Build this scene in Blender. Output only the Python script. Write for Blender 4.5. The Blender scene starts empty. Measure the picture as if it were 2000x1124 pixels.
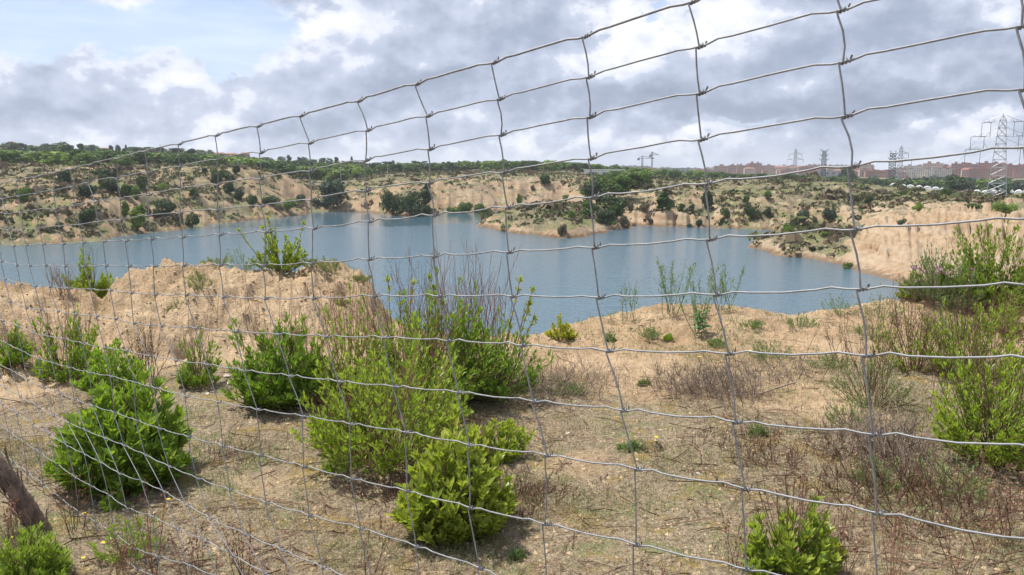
import bpy, math, random
import numpy as np
from mathutils import Vector

# ---------------------------------------------------------------- camera, world, sun
scene = bpy.context.scene
col = scene.collection
F = 1540.0                      # focal length in pixels of the 2000 px wide photograph
PITCH = math.radians(8.57)
CAMZ = 1.6
cam_d = bpy.data.cameras.new('camera')
cam_d.sensor_width = 36.0
cam_d.lens = 36.0 * F / 2000.0
cam_d.clip_start = 0.05
cam_d.clip_end = 9000
cam = bpy.data.objects.new('camera', cam_d)
cam.location = (0, 0, CAMZ)
cam.rotation_euler = (math.radians(90) - PITCH, 0, 0)
col.objects.link(cam)
scene.camera = cam

SUN_EL = math.radians(63)
SUN_AZ = math.radians(-62)     # compass from +Y (view direction), negative = left
sun_dir = Vector((math.sin(SUN_AZ) * math.cos(SUN_EL), math.cos(SUN_AZ) * math.cos(SUN_EL), math.sin(SUN_EL)))
sd = bpy.data.lights.new('sun', 'SUN')
sd.energy = 4.8
sd.angle = math.radians(0.8)
sd.color = (1.0, 0.95, 0.87)
so = bpy.data.objects.new('sun', sd)
so.rotation_euler = sun_dir.to_track_quat('Z', 'Y').to_euler()
so.location = (-20, -5, 40)
col.objects.link(so)

scene.view_settings.view_transform = 'Standard'
scene.view_settings.look = 'None'
scene.view_settings.exposure = 0.45
scene.view_settings.gamma = 1.0


class NT:
    """small helper for writing node trees"""
    def __init__(s, tree):
        s.t = tree
        s.n = tree.nodes
        s.l = tree.links

    def put(s, inp, v):
        if v is None:
            return
        if isinstance(v, bpy.types.NodeSocket):
            s.l.new(v, inp)
        elif isinstance(v, (tuple, list)):
            if len(v) == 3 and inp.type == 'RGBA':
                v = (*v, 1)
            inp.default_value = v
        else:
            inp.default_value = v

    def node(s, typ, **kw):
        n = s.n.new(typ)
        for k, v in kw.items():
            setattr(n, k, v)
        return n

    def m(s, op, a, b=None, c=None, clamp=False):
        n = s.node('ShaderNodeMath', operation=op, use_clamp=clamp)
        s.put(n.inputs[0], a); s.put(n.inputs[1], b)
        if c is not None:
            s.put(n.inputs[2], c)
        return n.outputs[0]

    def mix(s, f, a, b, blend='MIX'):
        n = s.node('ShaderNodeMix', data_type='RGBA', blend_type=blend)
        n.clamp_factor = True
        s.put(n.inputs[0], f); s.put(n.inputs[6], a); s.put(n.inputs[7], b)
        return n.outputs[2]

    def noise(s, vec, scale, detail=3.0, rough=0.5, out=0, dim='3D', dist=0.0):
        n = s.node('ShaderNodeTexNoise', noise_dimensions=dim)
        if vec is not None:
            s.l.new(vec, n.inputs['Vector'])
        n.inputs['Scale'].default_value = scale
        n.inputs['Detail'].default_value = detail
        n.inputs['Roughness'].default_value = rough
        n.inputs['Distortion'].default_value = dist
        return n.outputs[out]

    def rng(s, v, a, b, c=0.0, d=1.0, smooth=True):
        n = s.node('ShaderNodeMapRange')
        n.interpolation_type = 'SMOOTHSTEP' if smooth else 'LINEAR'
        n.clamp = True
        s.put(n.inputs[0], v)
        for i, q in enumerate((a, b, c, d)):
            s.put(n.inputs[1 + i], q)
        return n.outputs[0]

    def comb(s, x, y, z):
        n = s.node('ShaderNodeCombineXYZ')
        s.put(n.inputs[0], x); s.put(n.inputs[1], y); s.put(n.inputs[2], z)
        return n.outputs[0]


def make_world():
    w = bpy.data.worlds.new('World')
    scene.world = w
    w.use_nodes = True
    g = NT(w.node_tree)
    for n in list(g.n):
        g.n.remove(n)
    out = g.node('ShaderNodeOutputWorld')
    bg = g.node('ShaderNodeBackground')
    bg.inputs['Strength'].default_value = 0.1
    g.l.new(bg.outputs[0], out.inputs[0])
    sky = g.node('ShaderNodeTexSky', sky_type='NISHITA')
    sky.sun_disc = False
    sky.sun_elevation = SUN_EL
    sky.sun_rotation = SUN_AZ
    sky.air_density = 1.0
    sky.dust_density = 1.5
    sky.ozone_density = 1.2
    tc = g.node('ShaderNodeTexCoord')
    sep = g.node('ShaderNodeSeparateXYZ')
    g.l.new(tc.outputs['Generated'], sep.inputs[0])
    X, Y, Z = sep.outputs
    az = g.m('ARCTAN2', X, Y)                      # radians, 0 = +Y
    el = g.m('ARCSINE', g.m('MINIMUM', g.m('MAXIMUM', Z, -1.0), 1.0))
    # cloud coordinates
    P = g.comb(az, g.m('MULTIPLY', el, 1.45), 3.7)
    wob = g.noise(P, 8.0, 5.0, 0.62, out=1)         # wobble for the cumulus outlines
    AE = g.node('ShaderNodeVectorMath', operation='MULTIPLY_ADD')
    sub_ = g.node('ShaderNodeVectorMath', operation='SUBTRACT')
    g.l.new(wob, sub_.inputs[0]); sub_.inputs[1].default_value = (.5, .5, .5)
    g.l.new(sub_.outputs[0], AE.inputs[0]); AE.inputs[1].default_value = (0.20, 0.14, 0)
    g.l.new(g.comb(az, el, 0.0), AE.inputs[2])
    AE = AE.outputs[0]

    def ang(px, py):
        xr = (px - 1000) / F; yd = (562 - py) / F
        yy = math.cos(PITCH) + yd * math.sin(PITCH); zz = -math.sin(PITCH) + yd * math.cos(PITCH)
        return math.atan2(xr, yy), math.atan2(zz, math.hypot(xr, yy))

    def blobs(items):
        tot = None
        for (px, py, rx, ry, amp) in items:
            a, e = ang(px, py)
            v = g.node('ShaderNodeVectorMath', operation='MULTIPLY_ADD')
            g.l.new(AE, v.inputs[0]); v.inputs[1].default_value = (F / rx, F / ry, 0); v.inputs[2].default_value = (-a * F / rx, -e * F / ry, 0)
            d = g.node('ShaderNodeVectorMath', operation='DOT_PRODUCT')
            g.l.new(v.outputs[0], d.inputs[0]); g.l.new(v.outputs[0], d.inputs[1])
            ex = g.m('POWER', 0.3679, d.outputs['Value'])
            tot = g.m('MULTIPLY', ex, amp) if tot is None else g.m('MULTIPLY_ADD', ex, amp, tot)
        return tot
    n1 = g.noise(P, 3.5, 2.0, 0.5)
    n2 = g.noise(P, 8.0, 6.0, 0.56)
    # openings of blue sky
    hole = blobs([(90, 45, 230, 52, .95), (490, 55, 110, 80, .80), (470, 125, 36, 26, .5), (1440, 243, 110, 12, .7),
                  (1130, 258, 170, 12, .5), (1290, 4, 28, 22, .7), (-250, 30, 250, 90, .6)])
    hole = g.m('ADD', hole, g.m('MULTIPLY', g.m('SUBTRACT', n2, 0.5), 1.1))
    cover = g.m('SUBTRACT', 1.0, g.rng(hole, 0.36, 0.66))
    over = g.rng(el, 0.30, 0.9)                     # above the picture: broken cloud
    cover = g.m('MULTIPLY', cover, g.m('SUBTRACT', 1.0, g.m('MULTIPLY', over, g.rng(n1, 0.46, 0.56))))
    # grey undersides and bright tops
    dark = blobs([(740, 165, 250, 45, .95), (1010, 185, 200, 50, .7), (1000, 70, 230, 55, .5), (1560, 208, 330, 30, 1.05),
                  (1850, 200, 260, 42, .95), (1600, 110, 170, 70, .65), (1850, 50, 150, 60, .5),
                  (260, 190, 200, 30, .20), (100, 240, 400, 22, .32), (480, 250, 300, 20, .40), (1250, 195, 120, 26, .5)])
    lite = blobs([(230, 140, 260, 60, .40), (620, 130, 90, 50, .35), (645, 20, 75, 38, 1.1), (575, 62, 38, 20, 1.1), (305, 60, 60, 26, 1.2), (235, 92, 110, 22, .5), (1240, 60, 50, 60, .75),
                  (1400, 30, 90, 40, .35), (1700, 12, 190, 24, .5), (1335, 262, 60, 22, 1.0), (1060, 284, 110, 12, .6),
                  (1890, 238, 120, 12, .6), (500, 105, 40, 20, .7), (880, 120, 55, 26, .5)])
    b = g.m('SUBTRACT', lite, dark)
    b = g.m('ADD', b, g.m('MULTIPLY', g.m('SUBTRACT', n2, 0.5), 2.1))
    b = g.m('ADD', b, g.m('MULTIPLY', g.m('SUBTRACT', n1, 0.5), 1.2))
    # light comes from the upper left: each billow is bright on that side and grey underneath
    off = g.node('ShaderNodeVectorMath', operation='ADD')
    g.l.new(P, off.inputs[0]); off.inputs[1].default_value = (-0.008, 0.022, 0.0)
    n2b = g.noise(off.outputs[0], 8.0, 6.0, 0.56)
    b = g.m('ADD', b, g.m('MULTIPLY', g.m('SUBTRACT', n2, n2b), 5.0))
    b = g.m('ADD', b, g.rng(b, 0.10, 0.34, 0.0, 0.42))      # crisp sunlit edges
    t = g.rng(b, -1.85, 1.45, smooth=False)
    ramp = g.node('ShaderNodeValToRGB')
    ramp.color_ramp.interpolation = 'LINEAR'
    els = ramp.color_ramp.elements
    els[0].position = 0.0; els[0].color = (.25, .295, .385, 1)
    els[1].position = 1.0; els[1].color = (.80, .81, .84, 1)
    for p, c in ((.3, (.315, .365, .475)), (.55, (.45, .50, .62)), (.78, (.60, .635, .73))):
        e = els.new(p); e.color = (*c, 1)
    g.l.new(t, ramp.inputs[0])
    cl = g.mix(1.0, ramp.outputs[0], (10, 10, 10, 1), 'MULTIPLY')
    # thin high veil whitens the blue
    veil = g.mix(g.rng(g.noise(g.comb(az, g.m('MULTIPLY', el, 5.0), 0.0), 5.0, 3.0, 0.6), 0.3, 0.75, 0.45, 0.9),
                 g.mix(1.0, sky.outputs[0], (0.78, 0.86, 1.0, 1), 'MULTIPLY'), (5.9, 6.8, 8.6, 1))
    final = g.mix(cover, veil, cl)
    # pale band just above the horizon
    final = g.mix(g.rng(el, 0.045, -0.01, 0.0, 0.4), final, (5.2, 5.8, 6.9, 1))
    g.l.new(final, bg.inputs['Color'])


make_world()

# ---------------------------------------------------------------- helpers
rs = np.random.RandomState(7)
random.seed(7)


def tag(o, label=None, cat=None, group=None, kind=None):
    if label: o['label'] = label
    if cat: o['category'] = cat
    if group: o['group'] = group
    if kind: o['kind'] = kind
    return o


def mesh_np(name, verts, faces, mats=None, parent=None, tint=None, matidx=None, smooth=False, link=True):
    """verts (n,3); faces: (m,4) or (m,3) array or list of such arrays"""
    if not isinstance(faces, list):
        faces = [faces]
    faces = [f for f in faces if len(f)]
    me = bpy.data.meshes.new(name)
    verts = np.asarray(verts, dtype=np.float32)
    me.vertices.add(len(verts))
    me.vertices.foreach_set('co', verts.ravel())
    loops = np.concatenate([np.asarray(f).ravel() for f in faces]).astype(np.int32)
    tot = np.concatenate([np.full(len(f), np.asarray(f).shape[1]) for f in faces]).astype(np.int32)
    start = np.concatenate([[0], np.cumsum(tot)[:-1]]).astype(np.int32)
    me.loops.add(len(loops))
    me.loops.foreach_set('vertex_index', loops)
    me.polygons.add(len(tot))
    me.polygons.foreach_set('loop_start', start)
    me.polygons.foreach_set('loop_total', tot)
    if matidx is not None:
        me.polygons.foreach_set('material_index', np.asarray(matidx, dtype=np.int32))
    me.polygons.foreach_set('use_smooth', np.full(len(tot), bool(smooth)))
    me.update(calc_edges=True)
    if tint is not None:
        at = me.attributes.new('tint', 'FLOAT_COLOR', 'POINT')
        tt = np.ones((len(verts), 4), dtype=np.float32)
        tt[:, :tint.shape[1]] = tint
        at.data.foreach_set('color', tt.ravel())
    for m_ in (mats or []):
        me.materials.append(m_)
    o = bpy.data.objects.new(name, me)
    if link:
        col.objects.link(o)
    if parent:
        o.parent = parent
    return o


def empty(name, loc=(0, 0, 0), rz=0.0):
    o = bpy.data.objects.new(name, None)
    o.empty_display_size = 0.2
    o.location = loc
    o.rotation_euler = (0, 0, rz)
    col.objects.link(o)
    return o


def copy_tree(root, loc, rz=0.0, sc=(1, 1, 1)):
    r = root.copy()
    col.objects.link(r)
    r.location = loc; r.rotation_euler = (0, 0, rz); r.scale = sc
    for ch in KIDS.get(root.name, []):
        c = ch.copy(); col.objects.link(c); c.parent = r
        for g2 in KIDS.get(ch.name, []):
            d = g2.copy(); col.objects.link(d); d.parent = c
    return r


KIDS = {}


def reg(root):
    KIDS[root.name] = [o for o in bpy.data.objects if o.parent == root]
    for c in KIDS[root.name]:
        KIDS[c.name] = [o for o in bpy.data.objects if o.parent == c]
    return root


def _hash(ix, iy, seed):
    h = (ix.astype(np.int64) * 374761393 + iy.astype(np.int64) * 668265263 + seed * 1442695041) & 0x7fffffff
    h = ((h ^ (h >> 13)) * 1274126177) & 0x7fffffff
    h = h ^ (h >> 16)
    return (h & 0xffff) / 65535.0


def vnoise(x, y, seed=0):
    ix = np.floor(x); iy = np.floor(y)
    fx = x - ix; fy = y - iy
    fx = fx * fx * fx * (fx * (fx * 6 - 15) + 10); fy = fy * fy * fy * (fy * (fy * 6 - 15) + 10)
    ix = ix.astype(np.int64); iy = iy.astype(np.int64)
    a = _hash(ix, iy, seed); b = _hash(ix + 1, iy, seed); c = _hash(ix, iy + 1, seed); d = _hash(ix + 1, iy + 1, seed)
    return (a * (1 - fx) + b * fx) * (1 - fy) + (c * (1 - fx) + d * fx) * fy - 0.5


def fbm(x, y, octv=4, seed=0, gain=0.5):
    t = 0; a = 1.0; n = 0
    c, s = math.cos(0.6), math.sin(0.6)
    for i in range(octv):
        t = t + a * vnoise(x, y, seed + i * 17); n += a
        x, y = (c * x - s * y) * 2.03 + 11.3, (s * x + c * y) * 2.03 + 5.7
        a *= gain
    return t / n * 2.0          # about -1..1


def sstep(a, b, x):
    t = np.clip((x - a) / (b - a), 0, 1)
    return t * t * (3 - 2 * t)


def ray(px, py):
    xr = (px - 1000) / F; yd = (562 - py) / F
    return np.array([xr, math.cos(PITCH) + yd * math.sin(PITCH), -math.sin(PITCH) + yd * math.cos(PITCH)])


def elv(px, py):
    r = ray(px, py)
    return r[2] / math.hypot(r[0], r[1])


def azi(px, py=430):
    r = ray(px, py)
    return math.atan2(r[0], r[1])


# ---------------------------------------------------------------- the land as one height function
WATER = -10.4
FAR = [  # photo column: shore row, (row, metres behind shore) x2, (row, range) x3
    (-500, 500, (408, 26), (375, 45), (335, 250), (320, 340), (300, 650)),
    (0, 483, (405, 24), (374, 42), (332, 240), (320, 330), (297, 650)),
    (100, 479, (398, 22), (368, 44), (332, 240), (320, 330), (296, 650)),
    (200, 470, (392, 22), (362, 45), (332, 240), (320, 340), (298, 650)),
    (300, 453, (388, 22), (352, 50), (330, 260), (322, 350), (300, 650)),
    (400, 441, (382, 22), (345, 44), (328, 270), (324, 350), (305, 650)),
    (480, 432, (378, 20), (332, 38), (327, 270), (328, 350), (312, 650)),
    (550, 425, (385, 18), (348, 36), (340, 290), (335, 380), (318, 700)),
    (610, 415, (397, 13), (378, 28), (352, 300), (338, 400), (320, 700)),
    (700, 414, (388, 9), (372, 22), (350, 320), (340, 400), (326, 700)),
    (800, 421, (376, 20), (362, 28), (340, 330), (335, 420), (327, 700)),
    (900, 416, (366, 15), (355, 24), (338, 340), (334, 430), (328, 700)),
    (1000, 412, (354, 20), (347, 34), (336, 340), (333, 430), (329, 700)),
    (1100, 412, (358, 20), (350, 34), (340, 330), (335, 430), (330, 700)),
    (1200, 439, (412, 7), (374, 30), (348, 300), (345, 400), (338, 700)),
    (1300, 444, (414, 4), (376, 28), (353, 290), (353, 400), (345, 700)),
    (1400, 446, (418, 5), (378, 29), (352, 300), (354, 400), (347, 700)),
    (1500, 451, (426, 8), (382, 30), (351, 300), (355, 400), (348, 700)),
    (1600, 458, (434, 12), (392, 34), (355, 290), (358, 400), (350, 700)),
    (1640, 468, (440, 14), (400, 34), (358, 270), (361, 390), (350, 700)),
    (1680, 527, (478, 14), (452, 30), (364, 280), (366, 400), (352, 700)),
    (1740, 545, (446, 22), (428, 32), (370, 280), (372, 400), (354, 700)),
    (1820, 568, (416, 34), (409, 44), (382, 240), (378, 400), (356, 700)),
    (1920, 590, (412, 36), (404, 50), (390, 230), (382, 400), (357, 700)),
    (2050, 612, (406, 38), (400, 50), (393, 220), (385, 400), (358, 700)),
    (2600, 680, (400, 38), (396, 50), (392, 220), (385, 400), (358, 700)),
]
_fa, _fr, _fz = [], [], []
for row in FAR:
    px = row[0]
    sr = (WATER - CAMZ) / elv(px, row[1])
    rr = [2.0, sr - 22, sr]; zz = [-15.0, -15.0, WATER]
    for k, (py, r_) in enumerate(row[2:]):
        R_ = sr + r_ if k < 2 else max(r_, rr[-1] + 12)
        rr.append(R_); zz.append(CAMZ + R_ * elv(px, py))
    rr += [1500, 4500]; zz += [zz[-1] - 2.0 if px > 700 else zz[-1] - 6, -6.0]
    _fa.append(azi(px)); _fr.append(rr); _fz.append(zz)
_fa = np.array(_fa); _fr = np.array(_fr); _fz = np.array(_fz)

NEAR = [  # photo column: foot row of the bank, rim row, rim range
    (-600, 760, 540, 9.4), (0, 765, 529, 9.0), (40, 755, 541, 9.0), (100, 742, 553, 8.9), (180, 716, 563, 8.8), (202, 714, 578, 8.8),
    (218, 712, 548, 8.8), (236, 712, 529, 8.7), (268, 710, 521, 8.6), (300, 708, 507, 8.6), (395, 704, 507, 8.5), (450, 700, 523, 8.4), (520, 698, 515, 8.4), (600, 694, 511, 8.4),
    (670, 690, 517, 8.4), (705, 690, 531, 8.35), (726, 690, 556, 8.3), (742, 690, 592, 8.3), (764, 692, 628, 8.2), (830, 692, 652, 8.1), (900, 700, 655, 8.0), (1060, 695, 652, 8.0),
    (1120, 690, 638, 8.1), (1200, 690, 618, 8.3), (1290, 690, 601, 8.5), (1400, 690, 594, 8.6), (1490, 690, 600, 8.7),
    (1560, 690, 613, 8.8), (1640, 690, 606, 8.9), (1720, 690, 588, 9.2), (1850, 690, 572, 9.6), (2000, 690, 560, 10.0), (2600, 700, 545, 11)]
_na = np.array([azi(n[0], 600) for n in NEAR])
_nb, _nbz, _nt, _ntz = [], [], [], []
for n in NEAR:
    e = elv(n[0], n[1]); _nb.append(min((0.0 - CAMZ) / e, n[3] - 1.2)); _nbz.append(0.0)
    _nt.append(n[3]); _ntz.append(CAMZ + n[3] * elv(n[0], n[2]))
_nb = np.array(_nb); _nt = np.array(_nt); _ntz = np.array(_ntz)


def _poly_sd(x, y, poly):
    inside = np.zeros(x.shape, bool); d = np.full(x.shape, 1e9)
    n = len(poly)
    for i in range(n):
        x0, y0 = poly[i]; x1, y1 = poly[(i + 1) % n]
        ex, ey = x1 - x0, y1 - y0
        t = np.clip(((x - x0) * ex + (y - y0) * ey) / (ex * ex + ey * ey), 0, 1)
        d = np.minimum(d, np.hypot(x - x0 - t * ex, y - y0 - t * ey))
        c = ((y0 > y) != (y1 > y)) & (x < (x1 - x0) * (y - y0) / (y1 - y0 + 1e-12) + x0)
        inside ^= c
    return np.where(inside, d, -d)


def wpt(px, py, z=WATER):
    r = ray(px, py); k = (z - CAMZ) / r[2]
    return (r[0] * k, r[1] * k)


PEN = [wpt(*p) for p in ((925, 441), (960, 448), (1010, 457), (1060, 464), (1110, 467), (1150, 464), (1185, 452), (1225, 444), (1215, 428), (1120, 424), (1020, 424), (960, 432))]
SPIT = [wpt(*p) for p in ((1452, 481), (1480, 489), (1530, 500), (1590, 508), (1645, 518), (1700, 532), (1760, 540), (1740, 470), (1680, 460), (1600, 461), (1530, 466), (1480, 474))]
HOLES = []


def height(x, y, detail=True):
    x = np.asarray(x, float); y = np.asarray(y, float)
    shp = x.shape
    x = x.ravel(); y = y.ravel()
    r = np.hypot(x, y); a = np.arctan2(x, y)
    # ---- far land
    wr = np.clip((r - 60) / 60, 0, 1)
    rw = r + wr * (fbm(x / 16, y / 16, 4, 3) * 5.0)
    aw = a + wr * fbm(x / 22 + 9, y / 22, 3, 5) * 0.012
    rw = rw + wr * np.abs(fbm(a * 70, r / 60, 3, 21)) * -5.0 * sstep(330, 230, r) + 1.2 * wr
    k = np.clip(np.searchsorted(_fa, aw) - 1, 0, len(_fa) - 2)
    t = np.clip((aw - _fa[k]) / (_fa[k + 1] - _fa[k]), 0, 1)[:, None]
    R = _fr[k] * (1 - t) + _fr[k + 1] * t
    Zt = _fz[k] * (1 - t) + _fz[k + 1] * t
    zf = np.full(r.shape, -15.0)
    for i in range(R.shape[1] - 1):
        m = rw >= R[:, i]
        u = np.clip((rw - R[:, i]) / (R[:, i + 1] - R[:, i]), 0, 1)
        if i >= 5: u = u * u * (3 - 2 * u)
        zf = np.where(m, Zt[:, i] * (1 - u) + Zt[:, i + 1] * u, zf)
    above = sstep(0, 3, zf - WATER)
    ridg = 1 - 2 * np.abs(fbm(x / 7, y / 7, 4, 8))
    zf = zf + above * wr * ((ridg - 0.5) * 1.1 * sstep(420, 250, r) + fbm(x / 2.4, y / 2.4, 4, 12) * 0.55 * sstep(400, 250, r))
    zf = zf - above * wr * np.abs(fbm(a * 260 + r / 14, r / 22, 3, 27)) * 1.5 * sstep(150, 115, r) * sstep(.33, .40, a)
    zf = zf + above * fbm(x / 45, y / 45, 3, 14) * 1.2 * sstep(180, 260, r)
    # terraces of the quarry faces
    m = above * sstep(330, 240, r)
    jz = fbm(x / 19, y / 19, 3, 34) * 1.8
    zt = np.round((zf + jz) / 2.3) * 2.3 - jz
    zf = zf + m * 0.45 * (zt - zf) * np.clip(fbm(x / 11, y / 11, 3, 33) * 1.6, 0, 1) * sstep(.05, .25, a + .12)
    for poly, hmax, sl, sd_ in ((PEN, 4.6, 0.55, 31), (SPIT, 2.9, 0.6, 37)):
        s_ = _poly_sd(x + fbm(x / 5, y / 5, 3, sd_) * 1.8, y + fbm(x / 6, y / 6, 3, sd_ + 4) * 3.0, poly)
        h_ = hmax * (1 - np.exp(-np.maximum(s_, 0) * sl / hmax)) + np.minimum(s_, 0) * 0.6
        h_ = h_ + np.clip(s_, 0, 1.5) * (0.32 * (1 - 2 * np.abs(fbm(x / 3, y / 3, 4, sd_ + 9))))
        near_ = s_ > -6
        zf = np.where(near_, np.maximum(zf, WATER + h_), zf)
    # ---- near bank
    rb = np.interp(a, _na, _nb); rt = np.interp(a, _na, _nt); zt_ = np.interp(a, _na, _ntz)
    lump = fbm(x * 1.1, y * 1.1, 4, 41)
    rt = rt + lump * 0.25
    u = sstep(0, 1, (r - rb) / (rt - rb))
    steep = zt_ > 0.3
    u2 = np.clip((r - rb) / (rt - rb), 0, 1) ** 1.0
    u = np.where(steep, 0.62 * u2 + 0.38 * np.sqrt(np.clip(1 - (1 - u2) ** 2, 0, 1)), u)
    zn = zt_ * u
    over = np.maximum(r - rt, 0)
    zn = zn - over * 0.80 * sstep(-0.2, 1.2, over) - 0.10 * over
    flat = fbm(x * 0.45, y * 0.45, 3, 50) * 0.07 * sstep(1.5, 4, r)
    zn = zn + flat * sstep(12, 8, r)
    if detail:
        bank = sstep(0.0, 0.25, u) * sstep(13, 9, r)
        zn = zn + bank * (fbm(x * 3.4, y * 3.4, 4, 60) * 0.085 + np.abs(fbm(x * 6.5, y * 6.5, 4, 66)) * -0.15 + np.abs(fbm(x * 21, y * 21, 3, 67)) * -0.035) * np.where(steep, 1.0, 0.55)
        zn = zn + (fbm(x * 5, y * 5, 4, 70) * 0.018 + fbm(x * 22, y * 22, 3, 74) * 0.008) * sstep(14, 9, r)
        zn = zn - np.where(steep, 1, 0) * sstep(.05, .3, u) * np.clip(fbm(x * 2.1 + zn * 3, y * 2.1, 4, 80) - .12, 0, 1) * 0.28
        for (hx, hy, hr, hd) in HOLES:
            d2 = ((x - hx) / (hr * 1.6)) ** 2 + ((y - hy) / hr) ** 2
            zn = zn - hd * np.exp(-d2 * d2)
    z = np.maximum(np.maximum(zn, -15.5), zf)
    back = (np.abs(a) > 1.3)
    z = np.where(back, np.minimum(flat, 0.1), z)
    return z.reshape(shp)


def hit(px, py, r0=1.5, r1=700):
    """where the sight line of a photo point meets the land"""
    d = ray(px, py); hd = math.hypot(d[0], d[1])
    rr = np.exp(np.linspace(math.log(r0), math.log(r1), 3000))
    x = d[0] / hd * rr; y = d[1] / hd * rr; z = CAMZ + d[2] / hd * rr
    h = height(x, y)
    below = np.nonzero(z <= h)[0]
    i = below[0] if len(below) else len(rr) - 1
    return np.array([x[i], y[i], h[i]])


for (px, py, hr, hd) in ((1272, 872, .05, .30), (362, 684, .05, .14), (90, 600, .06, .1), (1222, 630, .09, .08)):
    p = hit(px, py)
    HOLES.append((p[0], p[1], hr, hd))

# ---------------------------------------------------------------- materials
def mat(name):
    m = bpy.data.materials.new(name); m.use_nodes = True
    g = NT(m.node_tree)
    for n in list(g.n):
        g.n.remove(n)
    out = g.node('ShaderNodeOutputMaterial')
    return m, g, out


def simple(name, c, rough=0.8, metal=0.0, var=0.25, scale=8.0, spec=0.3, bump=0.0):
    m, g, out = mat(name)
    p = g.node('ShaderNodeBsdfPrincipled')
    tc = g.node('ShaderNodeTexCoord')
    n = g.noise(tc.outputs['Object'], scale, 4, 0.6)
    f = g.rng(n, 0.3, 0.7, 1 - var, 1 + var)
    cc = g.mix(1.0, (*c, 1), g.comb(f, f, f), 'MULTIPLY')
    g.l.new(cc, p.inputs['Base Color'])
    p.inputs['Roughness'].default_value = rough
    p.inputs['Metallic'].default_value = metal
    p.inputs['Specular IOR Level'].default_value = spec
    if bump:
        b = g.node('ShaderNodeBump'); b.inputs['Strength'].default_value = bump; b.inputs['Distance'].default_value = 0.01
        g.l.new(n, b.inputs['Height']); g.l.new(b.outputs[0], p.inputs['Normal'])
    g.l.new(p.outputs[0], out.inputs[0])
    return m


def leafmat(name, c, trans=0.35, rough=0.45, spec=0.35, transc=None, rnd=0.0):
    """leaf colour times the per-leaf 'tint' attribute, with light passing through"""
    m, g, out = mat(name)
    at = g.node('ShaderNodeAttribute', attribute_name='tint')
    cc = g.mix(1.0, (*c, 1), at.outputs['Color'], 'MULTIPLY')
    if rnd:
        oi = g.node('ShaderNodeObjectInfo')
        hs = g.node('ShaderNodeHueSaturation')
        g.l.new(cc, hs.inputs['Color'])
        g.l.new(g.m('MULTIPLY_ADD', oi.outputs['Random'], rnd * 1.2, 1 - rnd * 0.6), hs.inputs['Value'])
        g.l.new(g.m('MULTIPLY_ADD', oi.outputs['Random'], -0.035, 0.515), hs.inputs['Hue'])
        cc = hs.outputs[0]
    p = g.node('ShaderNodeBsdfPrincipled')
    g.l.new(cc, p.inputs['Base Color'])
    p.inputs['Roughness'].default_value = rough
    p.inputs['Specular IOR Level'].default_value = spec
    t = g.node('ShaderNodeBsdfTranslucent')
    g.l.new(g.mix(1.0, cc, (*(transc or (1.1, 1.25, 0.55)), 1), 'MULTIPLY'), t.inputs['Color'])
    mx = g.node('ShaderNodeMixShader'); mx.inputs[0].default_value = trans
    g.l.new(p.outputs[0], mx.inputs[1]); g.l.new(t.outputs[0], mx.inputs[2])
    g.l.new(mx.outputs[0], out.inputs[0])
    return m


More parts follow.
